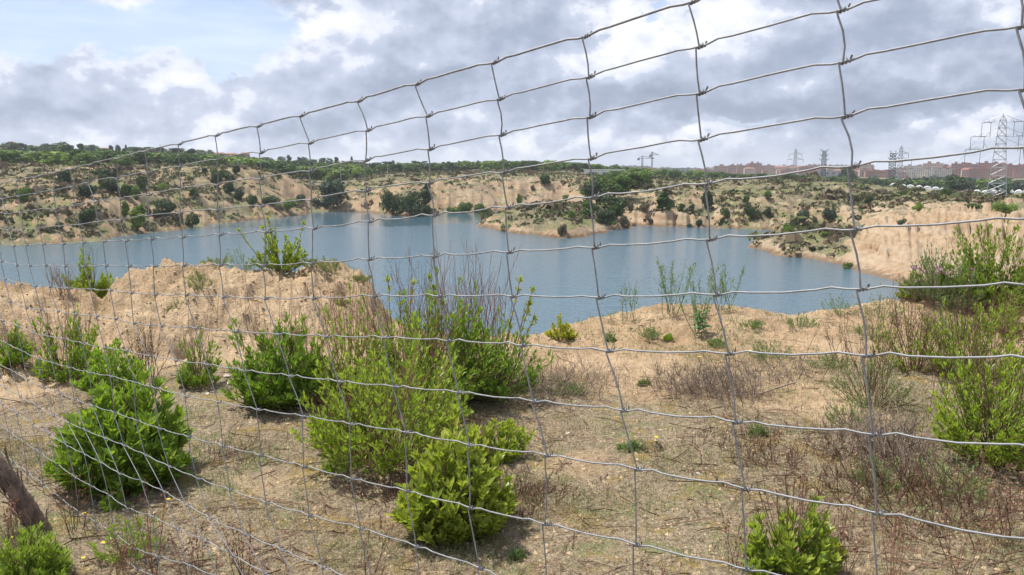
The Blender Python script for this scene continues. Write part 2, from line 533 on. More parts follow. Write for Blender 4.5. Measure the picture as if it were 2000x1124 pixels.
def land_material():
    m, g, out = mat('land')
    at = g.node('ShaderNodeAttribute', attribute_name='tint')
    sp = g.node('ShaderNodeSeparateColor'); g.l.new(at.outputs['Color'], sp.inputs[0])
    veg, litter, tone = sp.outputs
    geo = g.node('ShaderNodeNewGeometry')
    P = geo.outputs['Position']
    # wide scale
    nA = g.noise(P, 0.12, 5, 0.6)
    nB = g.noise(P, 0.9, 5, 0.65)
    nC = g.noise(P, 6.0, 6, 0.7)
    nD = g.noise(P, 45.0, 4, 0.7)
    nE = g.noise(P, 160.0, 3, 0.7)
    sand = g.mix(g.rng(nB, 0.32, 0.68), (.355, .252, .150, 1), (.50, .382, .245, 1))
    sand = g.mix(g.rng(nA, 0.35, 0.65), sand, g.mix(1.0, sand, (0.90, 0.83, 0.80, 1), 'MULTIPLY'))
    # strata on the cut faces
    sep = g.node('ShaderNodeSeparateXYZ'); g.l.new(P, sep.inputs[0])
    st = g.noise(g.comb(g.m('MULTIPLY', sep.outputs[0], .02), g.m('MULTIPLY', sep.outputs[1], .02), g.m('MULTIPLY', sep.outputs[2], 0.9)), 1.6, 4, 0.6)
    sand = g.mix(g.m('MULTIPLY', g.rng(st, 0.4, 0.6), g.rng(tone, .4, .9, 0, .6)), sand, (.50, .40, .29, 1))
    f = g.rng(g.m('ADD', g.m('MULTIPLY', nC, 0.5), g.m('MULTIPLY', nD, 0.5)), 0.33, 0.67, 0.72, 1.18)
    sand = g.mix(1.0, sand, g.comb(f, f, f), 'MULTIPLY')
    sand = g.mix(g.rng(tone, 0.05, 0.3), sand, g.mix(1.0, sand, (.80, .79, .79, 1), 'MULTIPLY'))
    wet = g.rng(g.m('ADD', sep.outputs[2], g.m('MULTIPLY', g.m('SUBTRACT', nB, 0.5), 1.4)), WATER + 0.15, WATER + 0.75, 0.0, 1.0)
    sand = g.mix(wet, g.mix(1.0, sand, (.50, .46, .42, 1), 'MULTIPLY'), sand)
    # scrub cover of the far land
    vA = g.mix(g.rng(nB, 0.35, 0.65), (.10, .115, .052, 1), (.25, .215, .125, 1))
    vB = g.mix(g.rng(nC, 0.40, 0.60), (.125, .10, .07, 1), vA)
    vB = g.mix(g.rng(nA, 0.45, 0.7), vB, g.mix(1.0, vB, (.9, 1.2, .65, 1), 'MULTIPLY'))
    vm = g.rng(g.m('ADD', veg, g.m('ADD', g.m('MULTIPLY', g.m('SUBTRACT', nB, 0.5), 1.6), g.m('MULTIPLY', g.m('SUBTRACT', nC, 0.5), 0.9))), 0.42, 0.62)
    far = g.mix(vm, sand, vB)
    # dry litter and moss of the near ground
    lit1 = g.mix(g.rng(nD, 0.33, 0.67), (.10, .070, .044, 1), (.33, .262, .172, 1))
    lit1 = g.mix(g.rng(nE, 0.52, 0.68), lit1, (.44, .38, .28, 1))
    lit1 = g.mix(g.rng(nC, 0.5, 0.75, 0, .6), lit1, (.17, .125, .075, 1))
    mos = g.noise(P, 3.3, 5, 0.7)
    lit1 = g.mix(g.m('MULTIPLY', g.rng(mos, 0.52, 0.62), g.rng(nD, 0.35, 0.6, 0.3, .9)), lit1, (.26, .185, .05, 1))
    gr = g.noise(g.comb(sep.outputs[1], sep.outputs[0], 3.0), 4.1, 5, 0.7)
    lit1 = g.mix(g.m('MULTIPLY', g.rng(gr, 0.52, 0.64), g.rng(nD, 0.4, 0.6, 0.2, .8)), lit1, (.13, .17, .055, 1))
    lm = g.rng(g.m('ADD', litter, g.m('ADD', g.m('MULTIPLY', g.m('SUBTRACT', nC, 0.5), 1.1), g.m('MULTIPLY', g.m('SUBTRACT', nD, 0.5), 1.0))), 0.38, 0.62)
    c = g.mix(lm, far, lit1)
    p = g.node('ShaderNodeBsdfPrincipled')
    g.l.new(c, p.inputs['Base Color'])
    p.inputs['Roughness'].default_value = 0.95
    p.inputs['Specular IOR Level'].default_value = 0.15
    hgt = g.m('ADD', g.m('MULTIPLY', nD, 0.028), g.m('ADD', g.m('MULTIPLY', nE, 0.006), g.m('MULTIPLY', nC, 0.085)))
    b = g.node('ShaderNodeBump'); b.inputs['Strength'].default_value = 0.75; b.inputs['Distance'].default_value = 1.0
    g.l.new(hgt, b.inputs['Height'])
    g.l.new(b.outputs[0], p.inputs['Normal'])
    g.l.new(p.outputs[0], out.inputs[0])
    return m


def water_material():
    m, g, out = mat('lake_water')
    geo = g.node('ShaderNodeNewGeometry')
    P = geo.outputs['Position']
    p = g.node('ShaderNodeBsdfPrincipled')
    p.inputs['Base Color'].default_value = (.065, .125, .165, 1)
    p.inputs['Roughness'].default_value = 0.10
    p.inputs['IOR'].default_value = 1.333
    p.inputs['Specular IOR Level'].default_value = 0.5
    n1 = g.noise(P, 1.1, 3, 0.6)
    n2 = g.noise(P, 3.6, 2, 0.6)
    h = g.m('ADD', g.m('MULTIPLY', n1, 0.6), g.m('MULTIPLY', n2, 0.30))
    # the sheltered far bay is calmer than the open water
    sep = g.node('ShaderNodeSeparateXYZ'); g.l.new(P, sep.inputs[0])
    calm = g.rng(g.m('ADD', sep.outputs[1], g.m('ADD', g.m('MULTIPLY', sep.outputs[0], -0.18), g.m('MULTIPLY', g.noise(P, 0.03, 3, 0.5), 30))), 178, 190, 1.0, 0.15)
    b = g.node('ShaderNodeBump'); b.inputs['Distance'].default_value = 0.22
    g.l.new(calm, b.inputs['Strength'])
    g.l.new(h, b.inputs['Height'])
    g.l.new(b.outputs[0], p.inputs['Normal'])
    g.l.new(p.outputs[0], out.inputs[0])
    return m


M = {}
M['land'] = land_material()
M['water'] = water_material()


def build_land():
    fine = np.linspace(-0.70, 0.70, 760)
    coarse = np.concatenate([np.linspace(-math.pi, -0.70, 34)[:-1], fine, np.linspace(0.70, math.pi, 34)[1:]])
    r = [0.25]
    while r[-1] < 4000:
        q = r[-1]
        if q < 2: s = 0.03
        elif q < 10.5: s = 0.0065
        elif q < 13: s = 0.015
        elif q < 80: s = 0.04
        elif q < 260: s = 0.0036
        elif q < 380: s = 0.01
        else: s = 0.03
        r.append(q * (1 + s))
    r = np.array(r)
    A, Rr = np.meshgrid(coarse, r)
    X = Rr * np.sin(A); Y = Rr * np.cos(A)
    Z = height(X, Y)
    nr, nc = X.shape
    # what covers the ground: by slope and place
    dx = np.hypot(np.gradient(X, axis=0), np.gradient(Y, axis=0)); dz = np.gradient(Z, axis=0)
    lat = np.gradient(Z, axis=1) / (Rr * np.gradient(A, axis=1) + 1e-9)
    slope = np.hypot(dz / dx, lat)
    veg = 1 - sstep(0.18, 0.62, slope)
    n = fbm(X / 14, Y / 14, 4, 91) + 0.6 * fbm(X / 4, Y / 4, 3, 92)
    veg = veg * 0.62 + 0.22 + n * 0.30
    pxcol = 1000 + F * 1.01 * np.tan(np.clip(A, -1.2, 1.2))
    left = sstep(700, 420, pxcol)
    rdg = 1 - 2 * np.abs(fbm(X / 7, Y / 7, 4, 8))
    veg = veg + 0.08 + left * 0.38 - left * 0.42 * sstep(.35, .85, rdg) + sstep(1180, 1300, pxcol) * sstep(170, 200, Rr) * 0.17
    pen_ = _poly_sd(X.ravel(), Y.ravel(), PEN).reshape(X.shape); spt_ = _poly_sd(X.ravel(), Y.ravel(), SPIT).reshape(X.shape)
    veg = veg + 0.35 * sstep(.5, 4, pen_) + 0.42 * sstep(-.5, 2.5, spt_) * sstep(1690, 1650, pxcol)
    # bare sand hill at the right shore
    bare = sstep(1650, 1700, pxcol) * sstep(132, 116, Rr) * sstep(2100, 1980, pxcol)
    veg = veg - bare * 0.9
    veg = np.where(Z < WATER + 0.7, veg - 0.15, veg)
    veg = np.where(Rr > 300, np.maximum(veg, 0.75), veg)
    near = Rr < 40
    bankn = np.interp(np.clip(A, -1.2, 1.2), _na, _nb)
    lit = 1 - sstep(-0.9, 0.1, Rr - bankn + fbm(X * .9, Y * .9, 3, 95) * 0.5)
    rgt = sstep(1010, 1150, pxcol)
    lit = np.maximum(lit, rgt * (0.36 + 0.55 * fbm(X * 1.2, Y * 1.2, 4, 96)))
    lit = lit * 0.95
    # sandy bare patches between the litter on the right
    for (px, py, ra) in ((1180, 720, .55), (1260, 760, .5), (1560, 770, .7), (1130, 905, .35), (1620, 790, .5), (1250, 640, .8), (1750, 620, .6), (520, 940, .3), (1420, 640, .5)):
        p = hit(px, py)
        lit = lit - 0.55 * np.exp(-((X - p[0]) ** 2 + (Y - p[1]) ** 2) / ra ** 2)
    lit = np.where(near, lit, 0)
    vegn = np.where(near, np.where(pxcol > 1050, 0.1 + 0.25 * fbm(X * .8, Y * .8, 3, 97), 0.0), veg)
    tone = np.where(near, 0.0, 0.35 + sstep(860, 900, pxcol) * 0.65)
    tint = np.stack([np.clip(vegn, 0, 1), np.clip(lit, 0, 1), tone], -1).reshape(-1, 3)
    V = np.stack([X, Y, Z], -1).reshape(-1, 3)
    ii = np.arange(nr - 1)[:, None] * nc + np.arange(nc - 1)[None, :]
    q = np.stack([ii, ii + 1, ii + 1 + nc, ii + nc], -1)
    split = int(np.searchsorted(r, 45.0))
    qa = q[:split].reshape(-1, 4); qb = q[split:].reshape(-1, 4)
    nV = (split + 1) * nc
    # close the small disc under the camera
    V0 = np.concatenate([V[:nV], [[0, 0, float(height(np.array([0.0]), np.array([0.001]))[0])]]])
    fan = np.array([[nV, j + 1, j] for j in range(nc - 1)] + [[nV, 0, nc - 1]])
    t0 = np.concatenate([tint[:nV], [tint[0]]])
    g_ = mesh_np('ground', V0, [qa[:, ::-1], fan[:, ::-1]], [M['land']], tint=t0, smooth=True)
    tag(g_, kind='structure')
    off = split * nc
    t_ = mesh_np('terrain', V[off:], [(qb - off)[:, ::-1]], [M['land']], tint=tint[off:], smooth=True)
    tag(t_, kind='structure')
    # make sure normals look up
    for o in (g_, t_):
        if o.data.polygons[len(o.data.polygons) // 2].normal.z < 0:
            o.data.flip_normals()
    return slope


build_land()
an = np.linspace(-1.25, 1.25, 80)
rw_ = np.array([14, 40, 70, 110, 160, 220, 300.0])
A_, R_ = np.meshgrid(an, rw_)
V = np.stack([R_ * np.sin(A_), R_ * np.cos(A_), np.full(A_.shape, WATER)], -1).reshape(-1, 3)
ii = np.arange(len(rw_) - 1)[:, None] * len(an) + np.arange(len(an) - 1)[None, :]
q = np.stack([ii, ii + len(an), ii + 1 + len(an), ii + 1], -1).reshape(-1, 4)
wo = mesh_np('lake_water', V, q, [M['water']])
if wo.data.polygons[0].normal.z < 0:
    wo.data.flip_normals()
tag(wo, kind='structure')

# ---------------------------------------------------------------- wire fence
FENCE = {  # measured knots, columns from right to left, rows from the top wire down
    0: {1: [(1641, 21), (1645, 122), (1649, 228), (1662, 326), (1667, 449), (1679, 565), (1690, 695), (1703, 849), (1710, 1002), (1716, 1165)]},
}
COLS = [
    (-2, 1, [(1986, -62), (1993, 52), (1998, 174), (2008, 287), (2018, 427), (2033, 557), (2048, 703), (2062, 882), (2072, 1074)]),
    (-1, 0, [(1630, -72), (1641, 21), (1645, 122), (1649, 228), (1662, 326), (1667, 449), (1679, 565), (1690, 695), (1703, 849), (1710, 1002), (1716, 1165)]),
    (0, 0, [(1350, 5), (1365, 92), (1366, 183), (1369, 273), (1382, 359), (1385, 468), (1398, 576), (1422, 691), (1436, 825), (1454, 955), (1456, 1112)]),
    (1, 0, [(1142, 72), (1150, 151), (1152, 229), (1154, 310), (1157, 386), (1161, 484), (1169, 582), (1188, 686), (1217, 802), (1245, 917), (1242, 1064)]),
    (2, 0, [(964, 123), (976, 194), (979, 264), (985, 337), (992, 406), (994, 493), (1001, 579), (1021, 675), (1042, 784), (1069, 890), (1064, 1024), (1068, 1172)]),
    (3, 0, [(814, 165), (836, 227), (840, 292), (839, 358), (848, 421), (849, 501), (858, 579), (876, 666), (896, 767), (917, 870), (918, 992), (937, 1110)]),
    (4, 0, [(701, 198), (719, 255), (715, 314), (716, 373), (723, 433), (722, 507), (731, 579), (752, 660), (771, 756), (795, 845), (795, 960), (814, 1068)]),
    (5, 0, [(588, 227), (606, 280), (607, 335), (609, 391), (614, 447), (610, 515), (613, 584), (638, 658), (662, 746), (686, 829), (688, 936), (705, 1033), (735, 1152)]),
    (6, 0, [(505, 247), (510, 299), (510, 350), (513, 403), (521, 454), (516, 519), (519, 584), (542, 654), (567, 735), (594, 814), (594, 912), (605, 1008), (632, 1109)]),
    (7, 0, [(423, 265), (426, 312), (427, 361), (425, 411), (431, 459), (431, 519), (437, 581), (461, 648), (479, 725), (504, 801), (509, 890), (521, 983), (551, 1075), (590, 1165)]),
    (8, 0, [(351, 282), (352, 326), (354, 370), (353, 417), (358, 464), (359, 520), (364, 577), (383, 642), (406, 713), (428, 786), (436, 872), (450, 958), (479, 1044), (519, 1121)]),
    (9, 0, [(285, 296), (290, 338), (293, 381), (292, 422), (297, 468), (302, 521), (304, 576), (316, 638), (344, 705), (364, 775), (369, 854), (386, 935), (411, 1014), (457, 1086), (490, 1150)]),
    (10, 0, [(232, 310), (230, 349), (237, 389), (237, 431), (247, 471), (253, 521), (258, 573), (262, 633), (291, 696), (304, 759), (311, 838), (331, 912), (365, 987), (401, 1057), (430, 1130)]),
    (11, 0, [(177, 322), (174, 357), (187, 395), (193, 434), (204, 472), (208, 520), (217, 568), (226, 624), (247, 686), (264, 748), (267, 822), (285, 890), (321, 961), (347, 1034), (370, 1105)]),
    (12, 0, [(140, 331), (143, 366), (147, 402), (156, 440), (164, 475), (166, 521), (178, 566), (190, 618), (205, 680), (218, 736), (224, 807), (243, 871), (279, 942), (299, 1010), (310, 1088)]),
    (13, 0, [(106, 339), (107, 373), (110, 409), (117, 443), (125, 477), (128, 521), (136, 564), (148, 615), (162, 672), (176, 729), (183, 794), (206, 857), (234, 926), (249, 994), (262, 1072)]),
    (14, 0, [(70, 347), (72, 379), (73, 411), (77, 447), (85, 478), (90, 520), (98, 561), (114, 609), (124, 662), (136, 719), (146, 781), (168, 842), (198, 904), (213, 968), (226, 1044)]),
    (15, 0, [(33, 354), (38, 384), (42, 416), (46, 449), (52, 480), (59, 520), (70, 559), (80, 606), (94, 658), (104, 710), (117, 770), (134, 827), (167, 889), (178, 950), (188, 1021)]),
    (16, 0, [(0, 361), (6, 390), (13, 419), (18, 451), (28, 481), (34, 519), (41, 556), (52, 602), (67, 652), (76, 702), (87, 759), (104, 812), (132, 872), (148, 934), (155, 1002)]),
]
FY0, FC, FD = 1.30, 0.1323, 0.1198         # fence line: X = FY0*(.2454 - k FC), Y = FY0*(1 + k FD)
FX0 = FY0 * 0.2428 * 1.0


def fence_point(px, py):
    d = ray(px, py)
    # plane through (FX0, FY0) along (-FC, FD)
    nx, ny = FD, FC
    k = (nx * FX0 + ny * FY0) / (nx * d[0] + ny * d[1])
    return np.array([d[0] * k, d[1] * k, CAMZ + d[2] * k])


grid = {}
for k_, r0_, pts in COLS:
    for i, (px, py) in enumerate(pts):
        grid[(k_, r0_ + i)] = fence_point(px, py)
NROW = 16
# carry on beyond what the picture shows, along the same line, and down to the ground
rowz = {}
for k_ in range(-2, 17):
    have = sorted(i for (c_, i) in grid if c_ == k_)
    for i in range(have[-1] + 1, NROW):
        a_, b_ = grid[(k_, i - 1)], grid[(k_, i - 2)]
        step = (a_ - b_); step[2] = -0.085; step[0] *= .3; step[1] *= .3
        grid[(k_, i)] = a_ + step
    if have[0] == 1:
        grid[(k_, 0)] = 2 * grid[(k_, 1)] - grid[(k_, 2)]
fdir = np.array([-FC, FD, 0]); fdir /= np.linalg.norm(fdir)
rf = np.random.RandomState(3)
for k_ in list(range(-3, -9, -1)) + list(range(17, 30)):
    src = -2 if k_ < 0 else 16
    for i in range(NROW):
        p = grid[(src, i)] + fdir * (k_ - src) * FY0 * math.hypot(FC, FD)
        grid[(k_, i)] = p + np.array([0, 0, rf.uniform(-.004, .004)])
KMIN, KMAX = -8, 29


def tubes(paths, radii, sides=5):
    """many tubes at once: list of (n,3) arrays and radius arrays -> verts, quads"""
    Vs, Qs = [], []
    base = 0
    ang = np.linspace(0, 2 * math.pi, sides, endpoint=False)
    for P, R in zip(paths, radii):
        P = np.asarray(P, float); n = len(P)
        R = np.broadcast_to(np.asarray(R, float), (n,))
        T = np.gradient(P, axis=0)
        T /= np.linalg.norm(T, axis=1)[:, None] + 1e-12
        ref = np.array([0, 0, 1.0]) if abs(T[:, 2]).mean() < 0.8 else np.array([1.0, 0, 0])
        U = np.cross(T, ref); U /= np.linalg.norm(U, axis=1)[:, None] + 1e-12
        W = np.cross(T, U)
        ring = P[:, None, :] + R[:, None, None] * (np.cos(ang)[None, :, None] * U[:, None, :] + np.sin(ang)[None, :, None] * W[:, None, :])
        Vs.append(ring.reshape(-1, 3))
        i = np.arange(n - 1)[:, None] * sides; j = np.arange(sides)[None, :]; j2 = (j + 1) % sides
        Qs.append((np.stack([i + j, i + j2, i + sides + j2, i + sides + j], -1) + base).reshape(-1, 4))
        base += n * sides
    return np.concatenate(Vs), np.concatenate(Qs)


def galvanised():
    m, g, out = mat('galvanised_wire')
    p = g.node('ShaderNodeBsdfPrincipled')
    tc = g.node('ShaderNodeNewGeometry')
    n = g.noise(tc.outputs['Position'], 60, 4, 0.7)
    c = g.mix(g.rng(n, .3, .7), (.19, .195, .205, 1), (.33, .34, .355, 1))
    g.l.new(c, p.inputs['Base Color'])
    p.inputs['Metallic'].default_value = 0.5
    g.l.new(g.rng(n, .3, .7, .58, .72), p.inputs['Roughness'])
    g.l.new(p.outputs[0], out.inputs[0])
    return m


M['wire'] = galvanised()
fence = empty('wire_fence', tuple(grid[(0, 15)]))
tag(fence, 'grey galvanised wire mesh fence with knotted squares running across the whole foreground', 'fence')
floc = grid[(0, 15)].copy()
WR = 0.00168
UP = np.array([0, 0, 1.0])
fn = np.array([FD, FC, 0]); fn /= np.linalg.norm(fn)
for i in range(NROW):
    path = []
    for k_ in range(KMAX, KMIN, -1):
        a_, b_ = grid[(k_, i)], grid[(k_ - 1, i)]
        ch = b_ - a_; L = np.linalg.norm(ch)
        amp = L * rf.uniform(0.016, 0.026)
        for t, o_ in ((0.0, 0.0), (0.06, .12), (0.15, 0.95), (0.26, .75 if i < 4 else 0.2), (0.5, .85 if i < 4 else -.1), (0.72, .9 if i < 4 else .35), (0.82, 0.95), (0.93, 0.15)):
            path.append(a_ + ch * t + UP * amp * (o_ + rf.uniform(-.12, .12)) + fn * rf.uniform(-.0012, .0012))
    path.append(grid[(KMIN, i)])
    path = np.array(path) - floc
    v_, q_ = tubes([path], [WR * (1.35 if i == 0 else 1.0)], 6)
    mesh_np('line_wire', v_, q_, [M['wire']], parent=fence, smooth=True)
for k_ in range(KMIN, KMAX + 1):
    pth, rad = [], []
    for i in range(NROW - 1):
        a_, b_ = grid[(k_, i)], grid[(k_, i + 1)]
        ch = b_ - a_
        side = fdir * -1.0
        bow = rf.uniform(-.002, .006)
        seg = []
        off0 = -side * 0.004
        for t, o_ in ((0.0, 0.0), (0.12, 0.2), (0.4, 1.0), (.7, 1.0), (1.0, 0.0)):
            seg.append(a_ + ch * t + side * bow * o_ + off0 * (1 - t) + side * 0.002 * t + fn * (-0.003))
        pth.append(np.array(seg) - floc); rad.append(WR * 0.95)
    for i in range(NROW):
        c_ = grid[(k_, i)]
        # the stay wire is wound about two and a half turns round the line wire
        nb = grid[(k_ - 1, i)] if k_ > KMIN else c_ + (c_ - grid[(k_ + 1, i)])
        ax = nb - c_; ax /= np.linalg.norm(ax)
        ax = ax + UP * 0.15; ax /= np.linalg.norm(ax)
        u_ = np.cross(ax, UP); u_ /= np.linalg.norm(u_); w_ = np.cross(ax, u_)
        th = np.linspace(0, 2 * math.pi * 2.6, 22)
        sg = 1
        h_ = np.linspace(-.002, 0.0115, 22)
        P_ = c_ + ax * h_[:, None] + (u_ * np.cos(th)[:, None] + w_ * np.sin(th)[:, None]) * (WR * 1.9)
        tail = P_[-1] + UP * rf.uniform(.002, .0055) + ax * 0.002 + fn * rf.uniform(-.003, .003)
        pth.append(np.vstack([P_, tail]) - floc); rad.append(WR * 0.9)
    v_, q_ = tubes(pth, rad, 5)
    mesh_np('stay_wire', v_, q_, [M['wire']], parent=fence, smooth=True)

# ---------------------------------------------------------------- plants
def norm(v):
    return v / (np.linalg.norm(v, axis=-1, keepdims=True) + 1e-12)


def leaves_mesh(P, D, N, L, W, fold=0.16, droop=0.06):
    """one folded lance-shaped leaf per row: base P, axis D, upper side N"""
    n = len(P)
    D = norm(D); N = norm(N - D * (N * D).sum(-1, keepdims=True)); S = np.cross(D, N)
    L = L[:, None]; W = W[:, None]
    mid = P + D * L * 0.62 - N * L * 0.02
    tip = P + D * L - N * L * droop
    l1 = P + D * L * 0.66 + S * W * 0.5 + N * W * fold
    r1 = P + D * L * 0.66 - S * W * 0.5 + N * W * fold
    l0 = P + D * L * 0.28 + S * W * 0.30 + N * W * fold * .6
    r0 = P + D * L * 0.28 - S * W * 0.30 + N * W * fold * .6
    V = np.stack([P, l0, l1, tip, mid, r1, r0], 1).reshape(-1, 3)
    i = np.arange(n)[:, None] * 7
    q = np.concatenate([i + np.array([[0, 4, 2, 1]]), i + np.array([[0, 6, 5, 4]])])
    t = np.concatenate([i + np.array([[4, 3, 2]]), i + np.array([[4, 5, 3]])])
    return V, [q, t]


M['leaf'] = leafmat('shrub_leaf', (.265, .365, .068), trans=0.36, rough=0.42, spec=0.4)
M['leafgrey'] = leafmat('grey_green_leaf', (.23, .29, .155), trans=0.2, rough=0.7, spec=0.2)
M['stem'] = simple('woody_stem', (.135, .075, .048), 0.8, var=0.35, scale=30)
M['stemred'] = simple('red_brown_stem', (.25, .125, .09), 0.75, var=0.3, scale=30)
M['stemgrey'] = simple('dry_grey_stem', (.26, .20, .155), 0.9, var=0.35, scale=30)
M['stemgreen'] = simple('green_stem', (.15, .22, .09), 0.7, var=0.2, scale=30)


def stem_path(r, base, az, lean, length, curve=0.3, n=9, wig=0.03):
    """grows from base, leaning by 'lean' radians towards az and straightening up"""
    P = [np.array(base, float)]
    d_az = az
    for i in range(n - 1):
        t = i / (n - 1)
        le = lean * (1 - curve * t) + r.uniform(-wig, wig) * 3
        d_az += r.uniform(-wig, wig) * 4
        d = np.array([math.sin(le) * math.sin(d_az), math.sin(le) * math.cos(d_az), math.cos(le)])
        P.append(P[-1] + d * length / (n - 1))
    return np.array(P)


def sample_path(P, t):
    k = t * (len(P) - 1); i = np.minimum(k.astype(int), len(P) - 2); f = (k - i)[:, None]
    T = norm(P[i + 1] - P[i])
    return P[i] * (1 - f) + P[i + 1] * f, T


def shrub(name, label, cat, base, rad, h, seed, stems=40, per=34, leaf=0.05, lw=0.26, leanmax=1.3, bare=0.18, curve=.35,
          branches=2, lmat='leaf', smat='stem', dry=0, drylen=1.1, tuft=10, group=None, dark=0.45, tone=(1, 1, 1), azc=None, azs=0.0, up=1.25, sr=0.0028):
    """a many-stemmed shrub: stems fan out of the root, leaves spiral up them and bunch at the tips"""
    r = np.random.RandomState(seed)
    root = empty(name, tuple(base))
    tag(root, label, cat, group)
    tp, tr, lp = [], [], []
    lean_r = math.atan2(rad, h)
    ph_ = r.uniform(0, 6.28, 3)
    for s in range(stems):
        u = math.sqrt((s + .5) / stems)
        az = r.uniform(0, 2 * math.pi) if azc is None else azc + r.normal() * azs
        lean = min(leanmax, 1.30 * u ** 1.25 + r.uniform(-.08, .08)); lean = max(lean, 0.02)
        le_ = lean * (1 - curve * .5)
        ln = 1 / math.sqrt((math.sin(le_) / (rad * .82)) ** 2 + (math.cos(le_) / h) ** 2)
        ln *= r.uniform(.62, 1.08) * (1 + .13 * math.sin(az * 2 + ph_[0]) + .10 * math.sin(az * 5 + ph_[1] + lean * 4))
        b0 = np.array([math.sin(az) * rad * .26 * u, math.cos(az) * rad * .26 * u, -0.02])
        P = stem_path(r, b0, az, lean, ln, curve)
        tp.append(P); tr.append(np.linspace(sr, sr * .35, len(P)))
        lp.append((P, bare, ln))
        for b in range(branches):
            t = r.uniform(max(bare, .2), .75); q, T = sample_path(P, np.array([t]))
            l2 = ln * (1 - t) * r.uniform(.55, .95)
            le2 = min(1.25, lean + r.uniform(.15, .5)); az2 = az + r.uniform(-1.1, 1.1)
            P2 = stem_path(r, q[0], az2, le2, l2, .55, 6)
            tp.append(P2); tr.append(np.linspace(sr * .6, sr * .28, len(P2)))
            lp.append((P2, .12, l2))
    Pp, Dd, Nn, Ll, Ti = [], [], [], [], []
    for P, b, ln in lp:
        k = max(5, int(per * ln / h * r.uniform(.8, 1.2)))
        t = np.concatenate([b + (1 - b) * np.linspace(0, 1, k) ** 0.8, np.full(tuft, 1.0) - r.uniform(0, .05, tuft)])
        q, T = sample_path(P, np.clip(t, 0, .999))
        n = len(t)
        ph = np.arange(n) * 2.39996 + r.uniform(0, 6)
        ref = np.array([0.31, 0.2, .93]); A = norm(np.cross(T, ref)); B = np.cross(T, A)
        side = A * np.cos(ph)[:, None] + B * np.sin(ph)[:, None]
        upw = np.clip(r.normal(up, .16, n), .1, 1.2)
        upw[k:] = r.uniform(.8, 2.2, tuft)
        D = side + T * upw[:, None] + np.array([0, 0, .5])
        Pp.append(q); Dd.append(D); Nn.append(T + np.array([0, 0, .4]) + r.normal(0, .15, (n, 3)))
        size = leaf * r.uniform(.65, 1.15, n) * (0.75 + 0.35 * np.sin(np.clip(t, 0, 1) * 2.6)); size[k:] *= .72
        Ll.append(size)
        age = np.clip(t, 0, 1) ** 1.5
        v = (.45 + .5 * dark + .12 * age) * r.uniform(.72, 1.3, n) * 1.25
        yel = age * r.uniform(.0, .42, n)
        Ti.append(np.stack([v * (1 + yel * .9) * tone[0], v * (1 + yel * .18) * tone[1], v * (1 - yel * .3) * tone[2]], -1))
    Pp = np.concatenate(Pp); Dd = np.concatenate(Dd); Nn = np.concatenate(Nn); Ll = np.concatenate(Ll); Ti = np.concatenate(Ti)
    V, Fc = leaves_mesh(Pp, Dd, Nn, Ll, Ll * lw * r.uniform(.8, 1.25, len(Ll)), droop=.03)
    mesh_np('foliage', V, Fc, [M[lmat]], parent=root, tint=np.repeat(Ti, 7, 0))
    for _ in range(dry):                      # leafless twigs standing out of the leaves
        az = r.uniform(0, 6.28); P = stem_path(r, (r.normal() * rad * .15, r.normal() * rad * .15, 0), az, r.uniform(.02, lean_r), h * drylen * r.uniform(.75, 1.1), .3, 9)
        tp.append(P); tr.append(np.linspace(sr * .8, sr * .25, len(P)))
        for b in range(4):
            t = r.uniform(.3, .9); q, T = sample_path(P, np.array([t]))
            P2 = stem_path(r, q[0], az + r.uniform(-1.6, 1.6), r.uniform(.2, .8), h * .3 * (1.1 - t) * 1.5, .4, 5)
            tp.append(P2); tr.append(np.linspace(sr * .45, sr * .2, len(P2)))
    V, Fc = tubes(tp, tr, 4)
    mesh_np('stems', V, Fc, [M[smat]], parent=root, smooth=True)
    return root


def twigs(name, label, cat, base, spread, h, seed, n=20, sub=5, mat_='stemred', sr=.0022, azc=None, azs=3.0, lean=(.05, .5), curve=.3, group=None, wig=.03, subl=.45, buds=0, budc=(.35, .16, .1)):
    """a bunch of thin bare stems with side twigs"""
    r = np.random.RandomState(seed)
    tp, tr, tips = [], [], []
    for s in range(n):
        az = r.uniform(0, 2 * math.pi) if azc is None else azc + r.normal() * azs
        P = stem_path(r, (r.normal() * spread, r.normal() * spread, -.02), az, r.uniform(*lean), h * r.uniform(.6, 1.08), curve, 10, wig)
        tp.append(P); tr.append(np.linspace(sr, sr * .3, len(P))); tips.append(P[-1])
        for b in range(sub):
            t = r.uniform(.25, .92); q, T = sample_path(P, np.array([t]))
            P2 = stem_path(r, q[0], az + r.uniform(-2, 2), r.uniform(.15, .9), h * subl * (1.15 - t) * r.uniform(.5, 1.1), .5, 5, wig)
            tp.append(P2); tr.append(np.linspace(sr * .5, sr * .22, len(P2))); tips.append(P2[-1])
    V, Fc = tubes(tp, tr, 4)
    if buds:
        root = empty(name, tuple(base))
        mesh_np('stems', V, Fc, [M[mat_]], parent=root, smooth=True)
        tips = np.array(tips)
        pts = np.concatenate([tips + r.normal(0, .008, tips.shape) for _ in range(buds)])
        D = norm(r.normal(0, 1, pts.shape) + np.array([0, 0, .7])); N = norm(r.normal(0, 1, pts.shape))
        L = r.uniform(.008, .018, len(pts))
        V, Fc = leaves_mesh(pts, D, N, L, L * .6)
        mesh_np('foliage', V, Fc, [M['leafgrey']], parent=root, tint=np.repeat(np.tile(np.array([budc]) / np.array([[.19, .25, .13]]), (len(pts), 1)) * r.uniform(.6, 1.2, (len(pts), 1)), 7, 0))  # seed heads and buds at the twig tips, modelled as tiny blades
        return tag(root, label, cat, group)
    o = mesh_np(name, V, Fc, [M[mat_]], smooth=True)
    o.location = tuple(base)
    return tag(o, label, cat, group)


def at(px, py, r0=1.5, r1=30):
    return hit(px, py, r0, r1)


